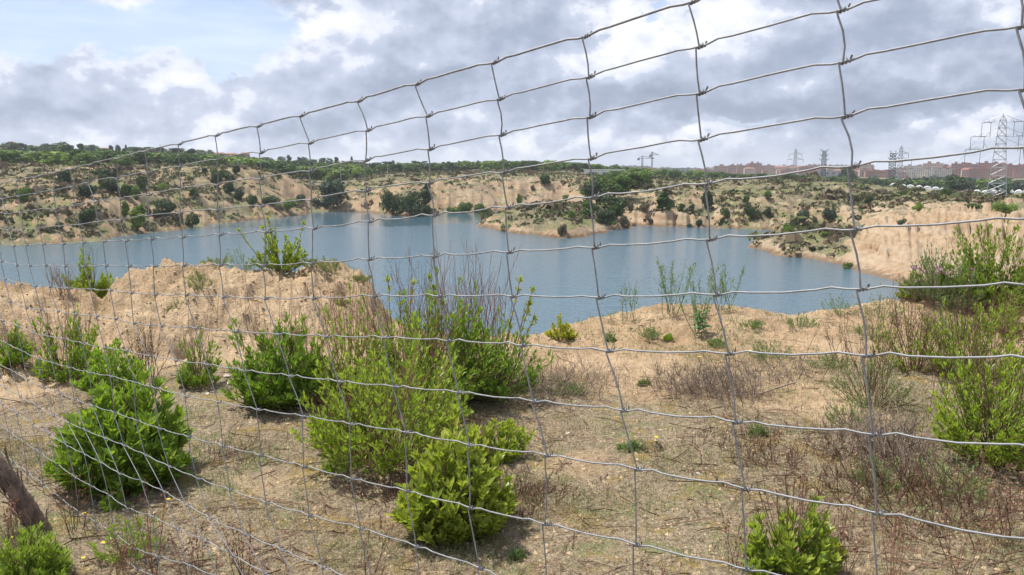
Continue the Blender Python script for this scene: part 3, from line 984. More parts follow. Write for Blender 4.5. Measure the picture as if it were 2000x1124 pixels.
def psize(p, npx):
    """metres covered by npx photo pixels at point p"""
    dep = p[1] * math.cos(PITCH) - (p[2] - CAMZ) * math.sin(PITCH)
    return npx * dep / F


SH = 'leafy green shrubs behind the fence'
def S(px, py, wpx, hpx, seed, label, **kw):
    p = at(px, py)
    w = psize(p, wpx) / 2; h = psize(p, hpx) * 1.04
    kw.setdefault('group', SH)
    return shrub(kw.pop('name', 'green_shrub'), label, kw.pop('cat', 'shrub'), p, w, h, seed, **kw)



def rim(px, extra=0.0):
    """a point on the ground at the rim of the bank, 'extra' metres beyond it"""
    a_ = azi(px, 600); rr = float(np.interp(a_, _na, _nt)) + extra
    x_, y_ = rr * math.sin(a_), rr * math.cos(a_)
    return np.array([x_, y_, float(height(np.array([x_]), np.array([y_]))[0])])


def SR(px, extra, wpx, top, seed, label, **kw):
    """shrub rooted near the rim whose top reaches a given photo row"""
    p = rim(px, extra)
    hd = math.hypot(p[0], p[1]); h = CAMZ + hd * elv(px, top) - p[2]
    kw.setdefault('group', SH)
    return shrub(kw.pop('name', 'green_shrub'), label, kw.pop('cat', 'shrub'), p, psize(p, wpx) / 2, h, seed, **kw)


S(250, 946, 220, 206, 11, 'dense bright green shrub with broad leaves, the largest at the lower left of the photo', stems=105, per=15, leaf=.098, lw=.27, bare=.08, branches=3, dark=.34, tone=(.86, .98, .9), dry=8, drylen=1.05)
S(893, 1040, 222, 200, 12, 'rounded lime green shrub in the lower middle, below the big tangled thicket', stems=110, per=16, leaf=.070, lw=.32, bare=.08, branches=3, dark=.42, tone=(1.10, 1.03, 1), dry=10, drylen=1.05)
S(1545, 1128, 175, 155, 13, 'broad leaved green shrub at the bottom edge, under the right part of the fence', stems=42, per=16, leaf=.064, lw=.32, bare=.15, branches=2, dry=16, drylen=1.45, tone=(1, .98, 1.05))
S(50, 1140, 160, 110, 14, 'low narrow leaved green shrub in the bottom left corner beside the leaning trunk', stems=60, per=24, leaf=.045, lw=.18, dry=10, drylen=1.3, tone=(.9, .95, 1))
S(548, 790, 170, 200, 15, 'tall dark green shrub standing just right of the white stones', stems=95, per=24, leaf=.068, lw=.22, bare=.08, branches=3, dark=.30, tone=(.76, .92, .85), dry=10)
S(392, 752, 84, 128, 16, 'small dull green shrub left of the white stones at the foot of the sand bank', stems=46, per=24, leaf=.048, lw=.18, bare=.1, dark=.36, tone=(.72, .86, .8), dry=10, smat='stemred')
S(222, 772, 120, 112, 17, 'fresh green shrub peeping out behind the large broad leaved one', stems=60, per=24, leaf=.052, lw=.26, bare=.08, dark=.4, tone=(.85, 1, .9))
S(130, 745, 112, 130, 18, 'green shrub with dark bare twigs on the left, before the pale sand bank', stems=50, per=24, leaf=.052, lw=.22, bare=.12, dry=18, drylen=1.35, dark=.34, tone=(.80, .93, .85), smat='stem')
S(18, 714, 90, 82, 19, 'small green shrub at the left edge in front of the sand bank', stems=44, per=22, leaf=.048, lw=.22, dry=8, dark=.38, tone=(.85, .95, .9))
S(165, 690, 50, 92, 20, 'slim upright green shoots behind the shrub with dark bare twigs', stems=14, per=26, leaf=.045, lw=.2, leanmax=.4, dark=.4, tone=(.9, 1, .8), dry=4)
# the big thicket in the middle: several shrubs grown into each other
TH = 'shrubs of the tangled thicket in the middle'
S(770, 905, 350, 250, 21, 'wide loose shrub of the thicket with brown stems leaning out to the left', stems=90, per=24, leaf=.052, lw=.26, bare=.22, branches=3, dark=.45, tone=(.98, 1, .9), smat='stemred', group=TH, dry=14, drylen=1.0)
S(685, 780, 200, 235, 22, 'thin leaved shrub on the left of the thicket before the sand mound', stems=74, per=22, leaf=.044, lw=.24, bare=.2, branches=2, dark=.42, tone=(.95, 1, .9), smat='stemred', group=TH, dry=18, drylen=1.05)
S(835, 790, 300, 235, 23, 'dark dense shrub at the core of the thicket', stems=110, per=26, leaf=.054, lw=.26, bare=.12, branches=3, dark=.34, tone=(.84, .95, .85), smat='stemred', group=TH, dry=24, drylen=1.12)
S(965, 775, 200, 180, 24, 'deep green shrub closing the right side of the thicket', stems=90, per=28, leaf=.048, lw=.22, bare=.1, branches=3, dark=.32, tone=(.76, .92, .85), group=TH, dry=14)
S(970, 895, 120, 95, 25, 'light green sprawling shrub between the thicket and the rounded lime one', stems=36, per=20, leaf=.05, lw=.26, bare=.1, branches=2, dark=.5, tone=(1.1, 1.05, .9), group=TH)
S(600, 785, 130, 165, 26, 'slender green shrub between the dark tall one and the thicket', stems=46, per=24, leaf=.042, lw=.24, bare=.2, branches=2, dark=.38, tone=(.85, .95, .9), group=TH, dry=16, smat='stemred')
S(680, 880, 150, 140, 30, 'low light green shrub at the left foot of the thicket', stems=44, per=22, leaf=.042, lw=.26, bare=.25, branches=2, dark=.45, tone=(1.0, 1, .9), group=TH, dry=14, smat='stemred')
p = at(905, 740)
twigs('bare_twigs', 'tall leafless reddish twigs rising from the thicket in front of the lake', 'twigs', p, psize(p, 42), psize(p, 275), 31, n=46, sub=7, lean=(.02, .52), mat_='stemred', sr=.0030, curve=.25)
p = at(820, 740)
twigs('bare_twigs', 'thin leafless grey twigs above the left half of the thicket', 'twigs', p, psize(p, 60), psize(p, 240), 32, n=24, sub=6, lean=(.02, .4), mat_='stem', sr=.0024, curve=.2)
# leafy sprigs over the thicket
def sprig(px, py, topx, topy, seed, label, n=3, **kw):
    p = kw.get('p', None)
    if p is None: p = at(px, py)
    dx = psize(p, topx - px)
    hd = math.hypot(p[0], p[1]); h = CAMZ + hd * elv(px, topy) - p[2]
    az = math.pi / 2 if dx > 0 else -math.pi / 2
    lean = math.atan2(abs(dx), h)
    r = np.random.RandomState(seed)
    root = empty('leafy_sprig', tuple(p)); tag(root, label, 'sprig', kw.get('group', 'leafy sprigs reaching over the thicket'))
    tp, tr, Pp, Dd, Nn, Ll, Ti = [], [], [], [], [], [], []
    for s in range(n):
        P = stem_path(r, (r.normal() * .01, r.normal() * .01, -.02), az + r.normal() * .15, lean + r.normal() * .06, math.hypot(dx, h) * (1 - .13 * s) * 1.0, .05, 10)
        tp.append(P); tr.append(np.linspace(.0048, .0016, len(P)))
        for t0, k in ((1.0, 30), (.90, 16), (.8, 14), (.68, 12), (.55, 8)):
            q, T = sample_path(P, np.clip(np.full(k, t0) - r.uniform(0, .04, k), 0, .999))
            side = norm(r.normal(0, 1, (k, 3)))
            Pp.append(q); Dd.append(side + T * .9); Nn.append(T + r.normal(0, .3, (k, 3))); Ll.append(r.uniform(.025, .05, k) * (1.0 if t0 > .85 else .8))
            yel = r.uniform(.1, .6, k)[:, None]; v = r.uniform(.75, 1.25, k)[:, None]
            Ti.append(np.concatenate([v * (1 + yel), v * (1 + .12 * yel), v], 1))
    Pp = np.concatenate(Pp); Ll = np.concatenate(Ll)
    V, Fc = leaves_mesh(Pp, np.concatenate(Dd), np.concatenate(Nn), Ll, Ll * .28)
    mesh_np('foliage', V, Fc, [M['leaf']], parent=root, tint=np.repeat(np.concatenate(Ti), 7, 0))
    V, Fc = tubes(tp, tr, 4)
    mesh_np('stems', V, Fc, [M['stem']], parent=root, smooth=True)


sprig(985, 735, 1052, 565, 41, 'leafy branch tip right of the bare twigs, standing over the water', n=3)
sprig(975, 735, 1035, 545, 44, 'small yellowish leaf tuft, highest of those right of the bare twigs', n=1)
sprig(790, 735, 798, 545, 42, 'yellow green leaf tuft left of the bare twigs before the lake', n=2)
sprig(770, 735, 752, 540, 43, 'thin sprig with a pale tuft close to the end of the sand mound', n=1)
S(1098, 664, 56, 40, 27, 'tiny yellowish green bush on the rim where the bank meets the lake', stems=26, per=16, leaf=.045, lw=.3, tone=(1.3, 1.05, .8), group=None)
SR(178, .7, 84, 486, 28, 'light green bush growing behind the notch in the sand bank, against the water', stems=70, per=34, leaf=.055, lw=.3, bare=.3, tone=(1.0, 1.0, .9), dark=.38, dry=10, leanmax=.5, group=None)
p = rim(128, -.1)
twigs('bare_twigs', 'small clump of dry purplish twigs on top of the left sand bank', 'twigs', p, .05, psize(p, 66), 33, n=20, sub=5, lean=(.1, .7), mat_='stemgrey', sr=.0036)
SR(550, .0, 95, 445, 29, 'sprawling leafy bush on top of the sand mound against the lake', stems=34, per=26, leaf=.055, lw=.32, bare=.12, branches=2, dark=.42, tone=(1.02, 1, .8), group=None, sr=.0036)
GM = 'branches of the bush on the sand mound'
sprig(500, 520, 455, 447, 45, 'long side branch with a leaf tuft leaning left from the bush on the mound', n=1, p=rim(520), group=GM)
sprig(560, 520, 528, 425, 46, 'upright leafy branch, highest of the bush on the mound', n=3, p=rim(552), group=GM)
sprig(575, 520, 596, 432, 47, 'reddish thin branch right of the bush on the mound', n=1, p=rim(575), group=GM)
for (px, ex, w_, tp_, sd_, lb) in ((478, .0, 80, 484, 1, 'grey green weeds beside the bush on the sand mound'), (655, 0, 70, 503, 2, 'low weeds on the right shoulder of the sand mound'),
                                  (704, -.15, 60, 538, 3, 'grey weed patch on the right flank of the sand mound'), (395, -.5, 80, 520, 4, 'sparse weeds on the face of the sand mound'),
                                  (668, -.7, 26, 556, 5, 'little weed on the middle of the mound face'), (345, -.8, 40, 520, 6, 'thin upright weed at the left part of the mound'),
                                  (620, .0, 90, 500, 8, 'dry weeds on the crest of the mound right of its bush'), (430, 0, 90, 498, 9, 'pale weeds on the crest of the mound left of its bush')):
    SR(px, ex, w_, tp_, 50 + sd_, lb, name='low_weed', cat='weed', stems=26, per=12, leaf=.032, lw=.16, bare=.1, branches=1, lmat='leafgrey', smat='stemgreen', sr=.0015, group='weeds on the sand mound', tone=(.95, .95, .8), dark=.6)

# right side
RS = 'shrubs on the right bank'
SR(1930, -.3, 190, 436, 61, 'dark green bush behind the grey one near the right edge', stems=130, per=28, leaf=.060, lw=.26, bare=.1, branches=3, dark=.34, tone=(.82, .90, .75), group=RS, dry=22, drylen=1.1)
SR(1822, -.2, 135, 478, 62, 'grey green flowering bush with small pink heads over the lake shore', stems=90, per=24, leaf=.04, lw=.16, bare=.1, branches=3, lmat='leafgrey', smat='stemgreen', group=RS, dry=20, tone=(.75, .82, .65), dark=.5)
S(1868, 600, 110, 100, 63, 'pale silver green bush in front of the pink flowering one', stems=60, per=26, leaf=.04, lw=.12, bare=.1, branches=2, lmat='leafgrey', smat='stemgreen', group=RS, tone=(.95, 1.1, 1.0))
SR(1775, .0, 46, 496, 64, 'small yellow green bush left of the pink flowering one', stems=30, per=22, leaf=.05, lw=.26, group=RS, tone=(.95, .95, .8))
S(1950, 900, 290, 235, 65, 'large bright green shrub filling the right edge of the photo', stems=95, per=24, leaf=.050, lw=.24, bare=.2, branches=3, dark=.42, tone=(.98, 1, .85), group=RS, dry=26, drylen=1.3, smat='stem')
S(1900, 735, 230, 160, 66, 'loose green shrub above the large bright one at the right edge', stems=60, per=22, leaf=.048, lw=.24, bare=.2, branches=2, dark=.45, tone=(.92, .96, .8), group=RS, dry=22, drylen=1.4, smat='stem')
S(1785, 725, 140, 140, 67, 'thin leaved olive shrub between the sand rim and the right edge shrubs', stems=50, per=20, leaf=.036, lw=.2, bare=.25, branches=2, dark=.45, tone=(.88, .92, .8), group=RS, dry=26, drylen=1.2, smat='stem')
S(1700, 790, 170, 125, 68, 'sparse grey green shrub with dark forked stems behind the fence at right', stems=40, per=18, leaf=.036, lw=.16, bare=.2, branches=2, lmat='leafgrey', smat='stem', group=RS, dry=18, drylen=1.6)
S(1850, 660, 100, 70, 69, 'grey green low bush under the pale silver one', stems=36, per=20, leaf=.035, lw=.14, lmat='leafgrey', smat='stemgreen', group=RS)
S(1970, 660, 140, 90, 70, 'mid green shrub at the right edge under the dark bush', stems=50, per=22, leaf=.04, lw=.24, dark=.4, tone=(.85, .95, .8), group=RS, dry=20, smat='stemred')
# pink heads of the flowering bush
M['pink'] = simple('pink_petal', (.55, .36, .45), .7, var=.2)
M['yellow'] = simple('yellow_petal', (.75, .55, .03), .6, var=.1)
r = np.random.RandomState(5)
p0 = rim(1822, -.35)
pp, rr_ = [], []
for i in range(17):
    c_ = p0 + np.array([r.uniform(-1, 1) * psize(p0, 52), r.uniform(-.2, .1), psize(p0, r.uniform(30, 92))])
    n_ = 14
    D = norm(r.normal(0, 1, (n_, 3)) + np.array([0, -.3, .8])); V, Fc = leaves_mesh(np.repeat(c_[None], n_, 0), D, norm(r.normal(0, 1, (n_, 3))), np.full(n_, .030), np.full(n_, .016))
    V2, F2 = tubes([np.array([c_ - np.array([0, 0, .2]), c_])], [.0015], 4)
    f = mesh_np('pink_flower', np.concatenate([V, V2]), [Fc[0], Fc[1], F2 + len(V)], [M['pink'], M['stemgreen']], matidx=[0] * (len(Fc[0]) + len(Fc[1])) + [1] * len(F2))
    tag(f, 'small pink flower head on the grey green bush over the lake shore', 'flower', 'pink flower heads of the right bush')
for i, (px, py, lb) in enumerate(((166, 1005, 'yellow flower right of the leaning trunk'), (164, 1092, 'yellow flower at the bottom left, the lowest of all'), (202, 1062, 'yellow flower between the reddish stalks at lower left'),
                                  (330, 978, 'yellow flower right below the large broad leaved shrub'), (23, 1052, 'yellow flower at the left edge beside the trunk'), (1281, 862, 'yellow flower at the small burrow'), (1464, 688, 'yellow flower on the sandy rim below the tall weed'), (1366, 700, 'yellow flower on the sand under the tall weed'))):
    p = at(px, py + 12)
    n_ = 11; hh = psize(p, 14)
    a_ = np.linspace(0, 6.28, n_, endpoint=False); D = np.stack([np.cos(a_), np.sin(a_), np.full(n_, .35)], 1)
    L_ = psize(p, 5)
    V, Fc = leaves_mesh(np.repeat(np.array([[0, 0, hh]]), n_, 0), D, np.repeat([[0, 0, 1.0]], n_, 0), np.full(n_, L_), np.full(n_, L_ * .5))
    V2, F2 = tubes([np.array([[0, 0, -.02], [.004, 0, hh * .5], [0, 0, hh]])], [.0012], 4)
    f = mesh_np('yellow_flower', np.concatenate([V, V2]), [Fc[0], Fc[1], F2 + len(V)], [M['yellow'], M['stemgreen']], matidx=[0] * (len(Fc[0]) + len(Fc[1])) + [1] * len(F2))
    f.location = tuple(p)
    tag(f, lb, 'flower', 'small yellow flowers')

# the tall branching weed on the rim, with broad blue-green leaves at its foot
def tall_weed(px, py, hpx, spread, seed, label, broad=True, n=9):
    p = at(px, py); h = psize(p, hpx)
    root = empty('tall_weed', tuple(p)); tag(root, label, 'weed')
    r = np.random.RandomState(seed)
    tp, tr, Pp, Dd, Ll = [], [], [], [], []
    for s in range(n):
        az = (math.pi / 2 if s % 2 else -math.pi / 2) + r.normal() * .7
        P = stem_path(r, (r.normal() * .04, r.normal() * .04, -.02), az, r.uniform(.03, spread), h * r.uniform(.65, 1.05), .5, 10)
        tp.append(P); tr.append(np.linspace(.0034, .0012, len(P)))
        for b in range(12):
            t = r.uniform(.25, .96); q, T = sample_path(P, np.array([t]))
            P2 = stem_path(r, q[0], az + r.uniform(-2.5, 2.5), r.uniform(.4, 1.0), h * r.uniform(.1, .3) * (1.2 - t), .6, 5)
            tp.append(P2); tr.append(np.linspace(.0016, .0008, len(P2)))
            Pp.append(P2[-1]); Dd.append(P2[-1] - P2[-2]); Ll.append(.022)
            Pp.append(P2[2]); Dd.append(r.normal(0, 1, 3) + [0, 0, 1]); Ll.append(.03)
    V, Fc = tubes(tp, tr, 4); mesh_np('stems', V, Fc, [M['stemgreen']], parent=root, smooth=True)
    Pp = np.array(Pp); Dd = np.array(Dd); Ll = np.array(Ll) * r.uniform(.6, 1.3, len(Pp))
    V, Fc = leaves_mesh(Pp, Dd, r.normal(0, 1, Pp.shape), Ll, Ll * .35)
    mesh_np('foliage', V, Fc, [M['leafgrey']], parent=root, tint=np.repeat(np.array([[.9, 1.05, .6]]) * r.uniform(.7, 1.2, (len(Pp), 1)), 7, 0))
    if broad:
        n_ = 60; a_ = r.uniform(0, 6.28, n_); z_ = r.uniform(0, .28, n_) * h
        P_ = np.stack([np.cos(a_) * .02, np.sin(a_) * .02, z_], 1); D = np.stack([np.cos(a_), np.sin(a_), r.uniform(.1, 1.2, n_)], 1)
        L_ = r.uniform(.06, .13, n_) * (1.1 - z_ / h * 2)
        V, Fc = leaves_mesh(P_, D, np.repeat([[0, 0, 1.0]], n_, 0), L_, L_ * .42, droop=.35)
        mesh_np('broad_leaves', V, Fc, [M['leafgrey']], parent=root, tint=np.repeat(np.array([[.55, .95, .75]]) * r.uniform(.7, 1.3, (n_, 1)), 7, 0))


tall_weed(1366, 652, 150, .55, 71, 'tall branching weed with broad blue green leaves at its foot on the sandy rim')
tall_weed(1312, 612, 115, .6, 72, 'leafless branching green weed left of the broad leaved one', broad=False, n=12)
tall_weed(1415, 608, 110, .7, 73, 'wide branching green weed right of the broad leaved one', broad=False, n=9)
tall_weed(1230, 622, 80, .3, 74, 'pale thin weed left of the tall branching ones on the rim', broad=False, n=5)
for (px, py, w_, h_, sd_, lb) in ((1268, 660, 60, 26, 1, 'flat grey green weed beside the small hole in the sandy rim'), (1192, 665, 24, 22, 2, 'small weed left of the hole in the sandy rim'), (1305, 664, 20, 18, 3, 'yellowish little weed right of the hole'),
                                  (1400, 676, 60, 16, 4, 'creeping weeds under the tall branching weed'), (1470, 640, 60, 20, 5, 'grey weeds on the rim right of the tall weed'), (1560, 640, 90, 26, 6, 'grey weeds in the dip of the rim'),
                                  (1640, 615, 70, 44, 7, 'upright weeds at the shore end of the rim'), (1500, 700, 120, 30, 8, 'silvery weeds on the slope under the rim'), (1620, 720, 100, 36, 9, 'silvery weeds above the dry brush'),
                                  (1258, 752, 24, 16, 10, 'tiny weed in the bare sand'), (1480, 850, 50, 22, 11, 'tiny weeds among the dry brush'), (1660, 830, 120, 60, 12, 'grey green weeds left of the large right shrub'),
                                  (1115, 770, 80, 26, 13, 'low weeds right of the thicket'), (1230, 880, 50, 26, 14, 'weeds at the small burrow'), (1010, 1090, 36, 20, 15, 'small green weed on the bare ground at the bottom'),
                                  (1720, 950, 120, 70, 16, 'grey green weeds under the large right shrub'), (250, 1085, 120, 90, 17, 'yellow green weeds under the reddish stalks at lower left'), (225, 990, 50, 60, 18, 'light green weed right of the leaning trunk'),
                                  (655, 920, 50, 40, 19, 'soft green weed on the open ground left of the thicket'), (1720, 620, 90, 60, 20, 'leafy weeds on the rim near the silver bush'), (1700, 660, 70, 60, 21, 'thin weeds below the right end of the rim'),
                                  (1845, 960, 140, 80, 22, 'weeds in the shade at the foot of the large right shrub'), (1130, 610, 60, 50, 23, 'pale thin grass in front of the water right of the thicket')):
    kw = dict(lmat='leafgrey', smat='stemgreen') if sd_ not in (17, 18, 19, 3) else dict(lmat='leaf', smat='stemgreen')
    S(px, py, w_, h_, 80 + sd_, lb, name='low_weed', cat='weed', stems=34, per=12, leaf=.028, lw=.16, bare=.05, branches=1, sr=.0013, group='low weeds on the near bank', dark=.6, tone=(.8, .9, .75), **kw)

# dry brush, stalks
def T(px, py, hpx, seed, label, spread=30, **kw):
    p = at(px, py)
    return twigs(kw.pop('name', 'dry_brush'), label, kw.pop('cat', 'brush'), p, psize(p, spread), psize(p, hpx), seed, **kw)


T(1400, 770, 95, 101, 'heap of grey dry stalks on the slope under the tall weed', spread=46, n=120, sub=5, lean=(.3, 1.5), mat_='stemgrey', sr=.0032, curve=-.2, wig=.07)
T(1340, 760, 80, 102, 'left fringe of the grey stalk heap', spread=36, n=70, sub=5, lean=(.5, 1.5), mat_='stemgrey', sr=.003, curve=-.2, wig=.07)
T(1500, 735, 80, 103, 'pale hanging dry stalks right of the stalk heap', spread=40, n=60, sub=4, lean=(.6, 1.6), mat_='stemgrey', sr=.004, curve=-.3, wig=.07)
T(1730, 890, 130, 104, 'brown dry brush lying at the foot of the right shrubs', spread=60, n=120, sub=6, lean=(.5, 1.55), mat_='stemgrey', sr=.004, curve=0, wig=.08)
T(1520, 880, 80, 105, 'flat mat of brown twigs right of the burrow', spread=90, n=120, sub=5, lean=(1.1, 1.6), mat_='stem', sr=.0036, curve=0, wig=.08)
T(1830, 990, 130, 106, 'dark dry brush below the large right shrub', spread=90, n=140, sub=6, lean=(.4, 1.5), mat_='stem', sr=.003, curve=0, wig=.08)
T(1090, 760, 90, 107, 'brown dry grass heap right of the thicket', spread=60, n=200, sub=3, lean=(.5, 1.5), mat_='stemgrey', sr=.0022, curve=-.2, wig=.06)
T(780, 960, 90, 108, 'dark brown twigs lying left of the rounded lime shrub', spread=40, n=90, sub=6, lean=(.9, 1.6), mat_='stem', sr=.003, curve=0, wig=.08)
T(1000, 975, 90, 109, 'tangled dry twigs right of the rounded lime shrub', spread=36, n=100, sub=6, lean=(.9, 1.6), mat_='stem', sr=.003, curve=0, wig=.09)
T(400, 900, 110, 110, 'dark thin twigs in the shadow right of the large lower left shrub', spread=30, n=24, sub=4, lean=(1.1, 1.55), mat_='stem', sr=.0024, curve=0, azc=1.3, azs=.6)
T(720, 870, 160, 111, 'long dark stems leaning left out of the foot of the thicket', spread=16, n=26, sub=3, lean=(.7, 1.25), mat_='stem', sr=.0032, curve=.1, azc=-1.3, azs=.35)
T(290, 740, 135, 112, 'bare brown bush with forked twigs before the sand bank', spread=10, n=16, sub=7, lean=(.05, .6), mat_='stem', sr=.003, curve=.2)
T(70, 690, 90, 113, 'thin reddish twigs before the left sand bank', spread=60, n=12, sub=3, lean=(.05, .3), mat_='stemred', sr=.002)
T(470, 620, 90, 114, 'faint reddish twigs before the mound', spread=60, n=14, sub=3, lean=(.05, .4), mat_='stemred', sr=.002)
T(670, 660, 110, 115, 'reddish twigs before the right end of the mound', spread=50, n=26, sub=3, lean=(.05, .4), mat_='stemred', sr=.002)
T(1650, 720, 120, 116, 'dark forked stems behind the fence on the right slope', spread=40, n=12, sub=4, lean=(.1, .7), mat_='stem', sr=.0028)
T(1830, 700, 170, 117, 'reddish stems crossing in front of the loose right shrub', spread=50, n=22, sub=4, lean=(.1, .75), mat_='stemred', sr=.0026, azc=-1.57, azs=1.0)
T(1940, 820, 260, 118, 'tall dark stems rising through the large right shrub', spread=60, n=22, sub=4, lean=(.1, .7), mat_='stem', sr=.003, azc=-1.57, azs=1.0)
ST = 'reddish seed stalks along the bottom edge'
for i, (px, py, hp, lb) in enumerate(((1640, 1135, 180, 'red brown seed stalks right of the bottom shrub'), (1740, 1135, 190, 'tall seed stalks at the bottom, second bunch from the right'), (1880, 1130, 200, 'seed stalks nearest the bottom right corner'),
                                      (1555, 1010, 110, 'red brown stalk bunch above the bottom shrub'), (300, 1130, 235, 'tall rust red stalk in front of the large lower left shrub'), (145, 1040, 150, 'dark knobbly stalks right of the leaning trunk'),
                                      (240, 1130, 90, 'short reddish stalks at the bottom left'), (470, 1130, 140, 'brown stalks at the bottom, left of the middle'), (720, 1130, 120, 'dark stalk at the bottom below the twigs'),
                                      (30, 1060, 120, 'thin pinkish stalks over the corner shrub'), (1440, 1110, 130, 'dark stalks left of the bottom shrub'), (1960, 1060, 150, 'seed stalks at the right edge low down'), (1290, 1128, 30, 'short dry stalk at the bottom'),
                                      (380, 1130, 120, 'thin brown stalks left of the bottom middle bunch'))):
    p = at(px, py)
    twigs('seed_stalks', lb, 'stalks', p, psize(p, 9 if i != 4 else 3), psize(p, hp), 120 + i, n=(8 if i not in (4, 8, 12) else 3), sub=5 if i != 4 else 3, lean=(.03, .42), mat_='stemred' if i not in (5, 7, 8, 10) else 'stem', sr=.0018 if i != 4 else .0032, group=ST, buds=2, subl=.3, budc=(.22, .12, .09))

# leaning trunk at the lower left, brown fibrous bark
M['bark'] = simple('fibrous_bark', (.15, .105, .08), 0.9, var=.5, scale=14, bump=.8)
p = at(92, 1040)
top = np.array(p) + np.array([-psize(p, 105), .05, psize(p, 165)])
d_ = top - p
r = np.random.RandomState(8)
nt, ns = 40, 28
V = []
for i in range(nt):
    t = i / (nt - 1); c_ = p + d_ * t * 1.15 - np.array([0, 0, .05]) + np.array([0, 0, .02 * math.sin(t * 3)])
    for j in range(ns):
        a = 2 * math.pi * j / ns
        R = (.034 - .007 * t) * (1 + .16 * math.sin(a * 3 + t * 3) + .10 * math.sin(a * 7 - t * 5) + .08 * r.uniform(-1, 1))
        U = np.array([.85, 0, .52]); W = np.array([0, 1, 0])
        V.append(c_ + (U * math.cos(a) + W * math.sin(a)) * R)
Fq = [(i * ns + j, i * ns + (j + 1) % ns, (i + 1) * ns + (j + 1) % ns, (i + 1) * ns + j) for i in range(nt - 1) for j in range(ns)]
root = empty('dead_trunk', tuple(p)); tag(root, 'short brown trunk with peeling fibrous bark leaning left at the lower left edge', 'trunk')
V = np.array(V) - p
mesh_np('trunk', V, np.array(Fq), [M['bark']], parent=root, smooth=True)
tp = []
for i in range(60):
    a = r.uniform(0, 6.28); t0 = r.uniform(0, .7); t1 = t0 + r.uniform(.15, .4); n_ = 6; tt = np.linspace(t0, t1, n_)
    a2 = a + np.linspace(0, r.uniform(-.3, .3), n_)
    rr2 = .035 + np.linspace(0, 1, n_) ** 3 * r.uniform(0, .03)
    tp.append(np.array([d_ * t * 1.15 - [0, 0, .05] + (np.array([.85, 0, .52]) * math.cos(b) + np.array([0, 1, 0]) * math.sin(b)) * q for t, b, q in zip(tt, a2, rr2)]))
V, Fc = tubes(tp, [np.full(6, .0035)] * len(tp), 4)
mesh_np('bark_strips', V, Fc, [M['bark']], parent=root)

# stones
M['stone'] = simple('pale_stone', (.62, .55, .46), .8, var=.15, scale=12, bump=.4)
def stone(px, py, wpx, label, seed, flat=.45, m='stone', name='stone', cat='stone', group=None):
    r = np.random.RandomState(seed)
    p = at(px, py); w = psize(p, wpx) / 2
    nu, nv = 14, 9
    V = []
    for i in range(nv):
        th = math.pi * i / (nv - 1)
        for j in range(nu):
            a = 2 * math.pi * j / nu
            V.append([math.sin(th) * math.cos(a), math.sin(th) * math.sin(a), math.cos(th)])
    V = np.array(V)
    dirs = norm(r.normal(0, 1, (9, 3))); off = r.uniform(.55, .9, 9)
    for dd, oo in zip(dirs, off):
        k = V @ dd; V = V - np.maximum(k - oo, 0)[:, None] * dd
    V = V * np.array([w, w * r.uniform(.6, .9), w * flat])
    Fq = [(i * nu + j, (i + 1) * nu + j, (i + 1) * nu + (j + 1) % nu, i * nu + (j + 1) % nu) for i in range(nv - 1) for j in range(nu)]
    o = mesh_np(name, V, np.array(Fq), [M[m]]); o.location = (p[0], p[1], p[2] + w * flat * .5); o.rotation_euler = (r.uniform(-.2, .2), r.uniform(-.2, .2), r.uniform(0, 6))
    return tag(o, label, cat, group)


stone(447, 736, 26, 'flat whitish stone, the upper of the two left of the dark green shrub', 1, .3)
stone(451, 751, 19, 'small bright white stone just below the flat one', 2, .5)
stone(405, 772, 12, 'small yellowish stone left below the white ones', 3)
stone(1110, 848, 12, 'small sandy stone beside the dry grass right of the thicket', 4)
stone(1098, 856, 9, 'pebble left of the small sandy stone', 5)
stone(1364, 926, 9, 'reddish pebble left of the brown twig mat', 6)
# fallen pale branch
p1 = at(1470, 780); p2 = at(1552, 760)
V, Fc = tubes([np.array([p1 + [0, 0, .02], (p1 + p2) / 2 + [0, 0, .035], p2 + [0, 0, .05]]) - p1], [.006], 6)
o = mesh_np('fallen_branch', V, Fc, [M['stemgrey']], smooth=True); o.location = tuple(p1); tag(o, 'pale thin fallen branch lying right of the stalk heap', 'branch')
p1 = at(1752, 985); p2 = at(1775, 930)
V, Fc = tubes([np.array([p1 + [0, 0, .01], (p1 + p2) / 2 + [.01, 0, .03], p2 + [0, 0, .05]]) - p1], [.006], 6)
o = mesh_np('fallen_branch', V, Fc, [M['stemgrey']], smooth=True); o.location = tuple(p1); tag(o, 'pale short stick standing up from the brown brush at lower right', 'branch')

# ---------------------------------------------------------------- ground litter and grass (nobody could count it)
def scatter_points(n, r, r0=1.9, r1=11.5, a0=-.66, a1=.66):
    rr = np.exp(r.uniform(math.log(r0), math.log(r1), n)); aa = r.uniform(a0, a1, n)
    x = rr * np.sin(aa); y = rr * np.cos(aa)
    return x, y, rr, aa


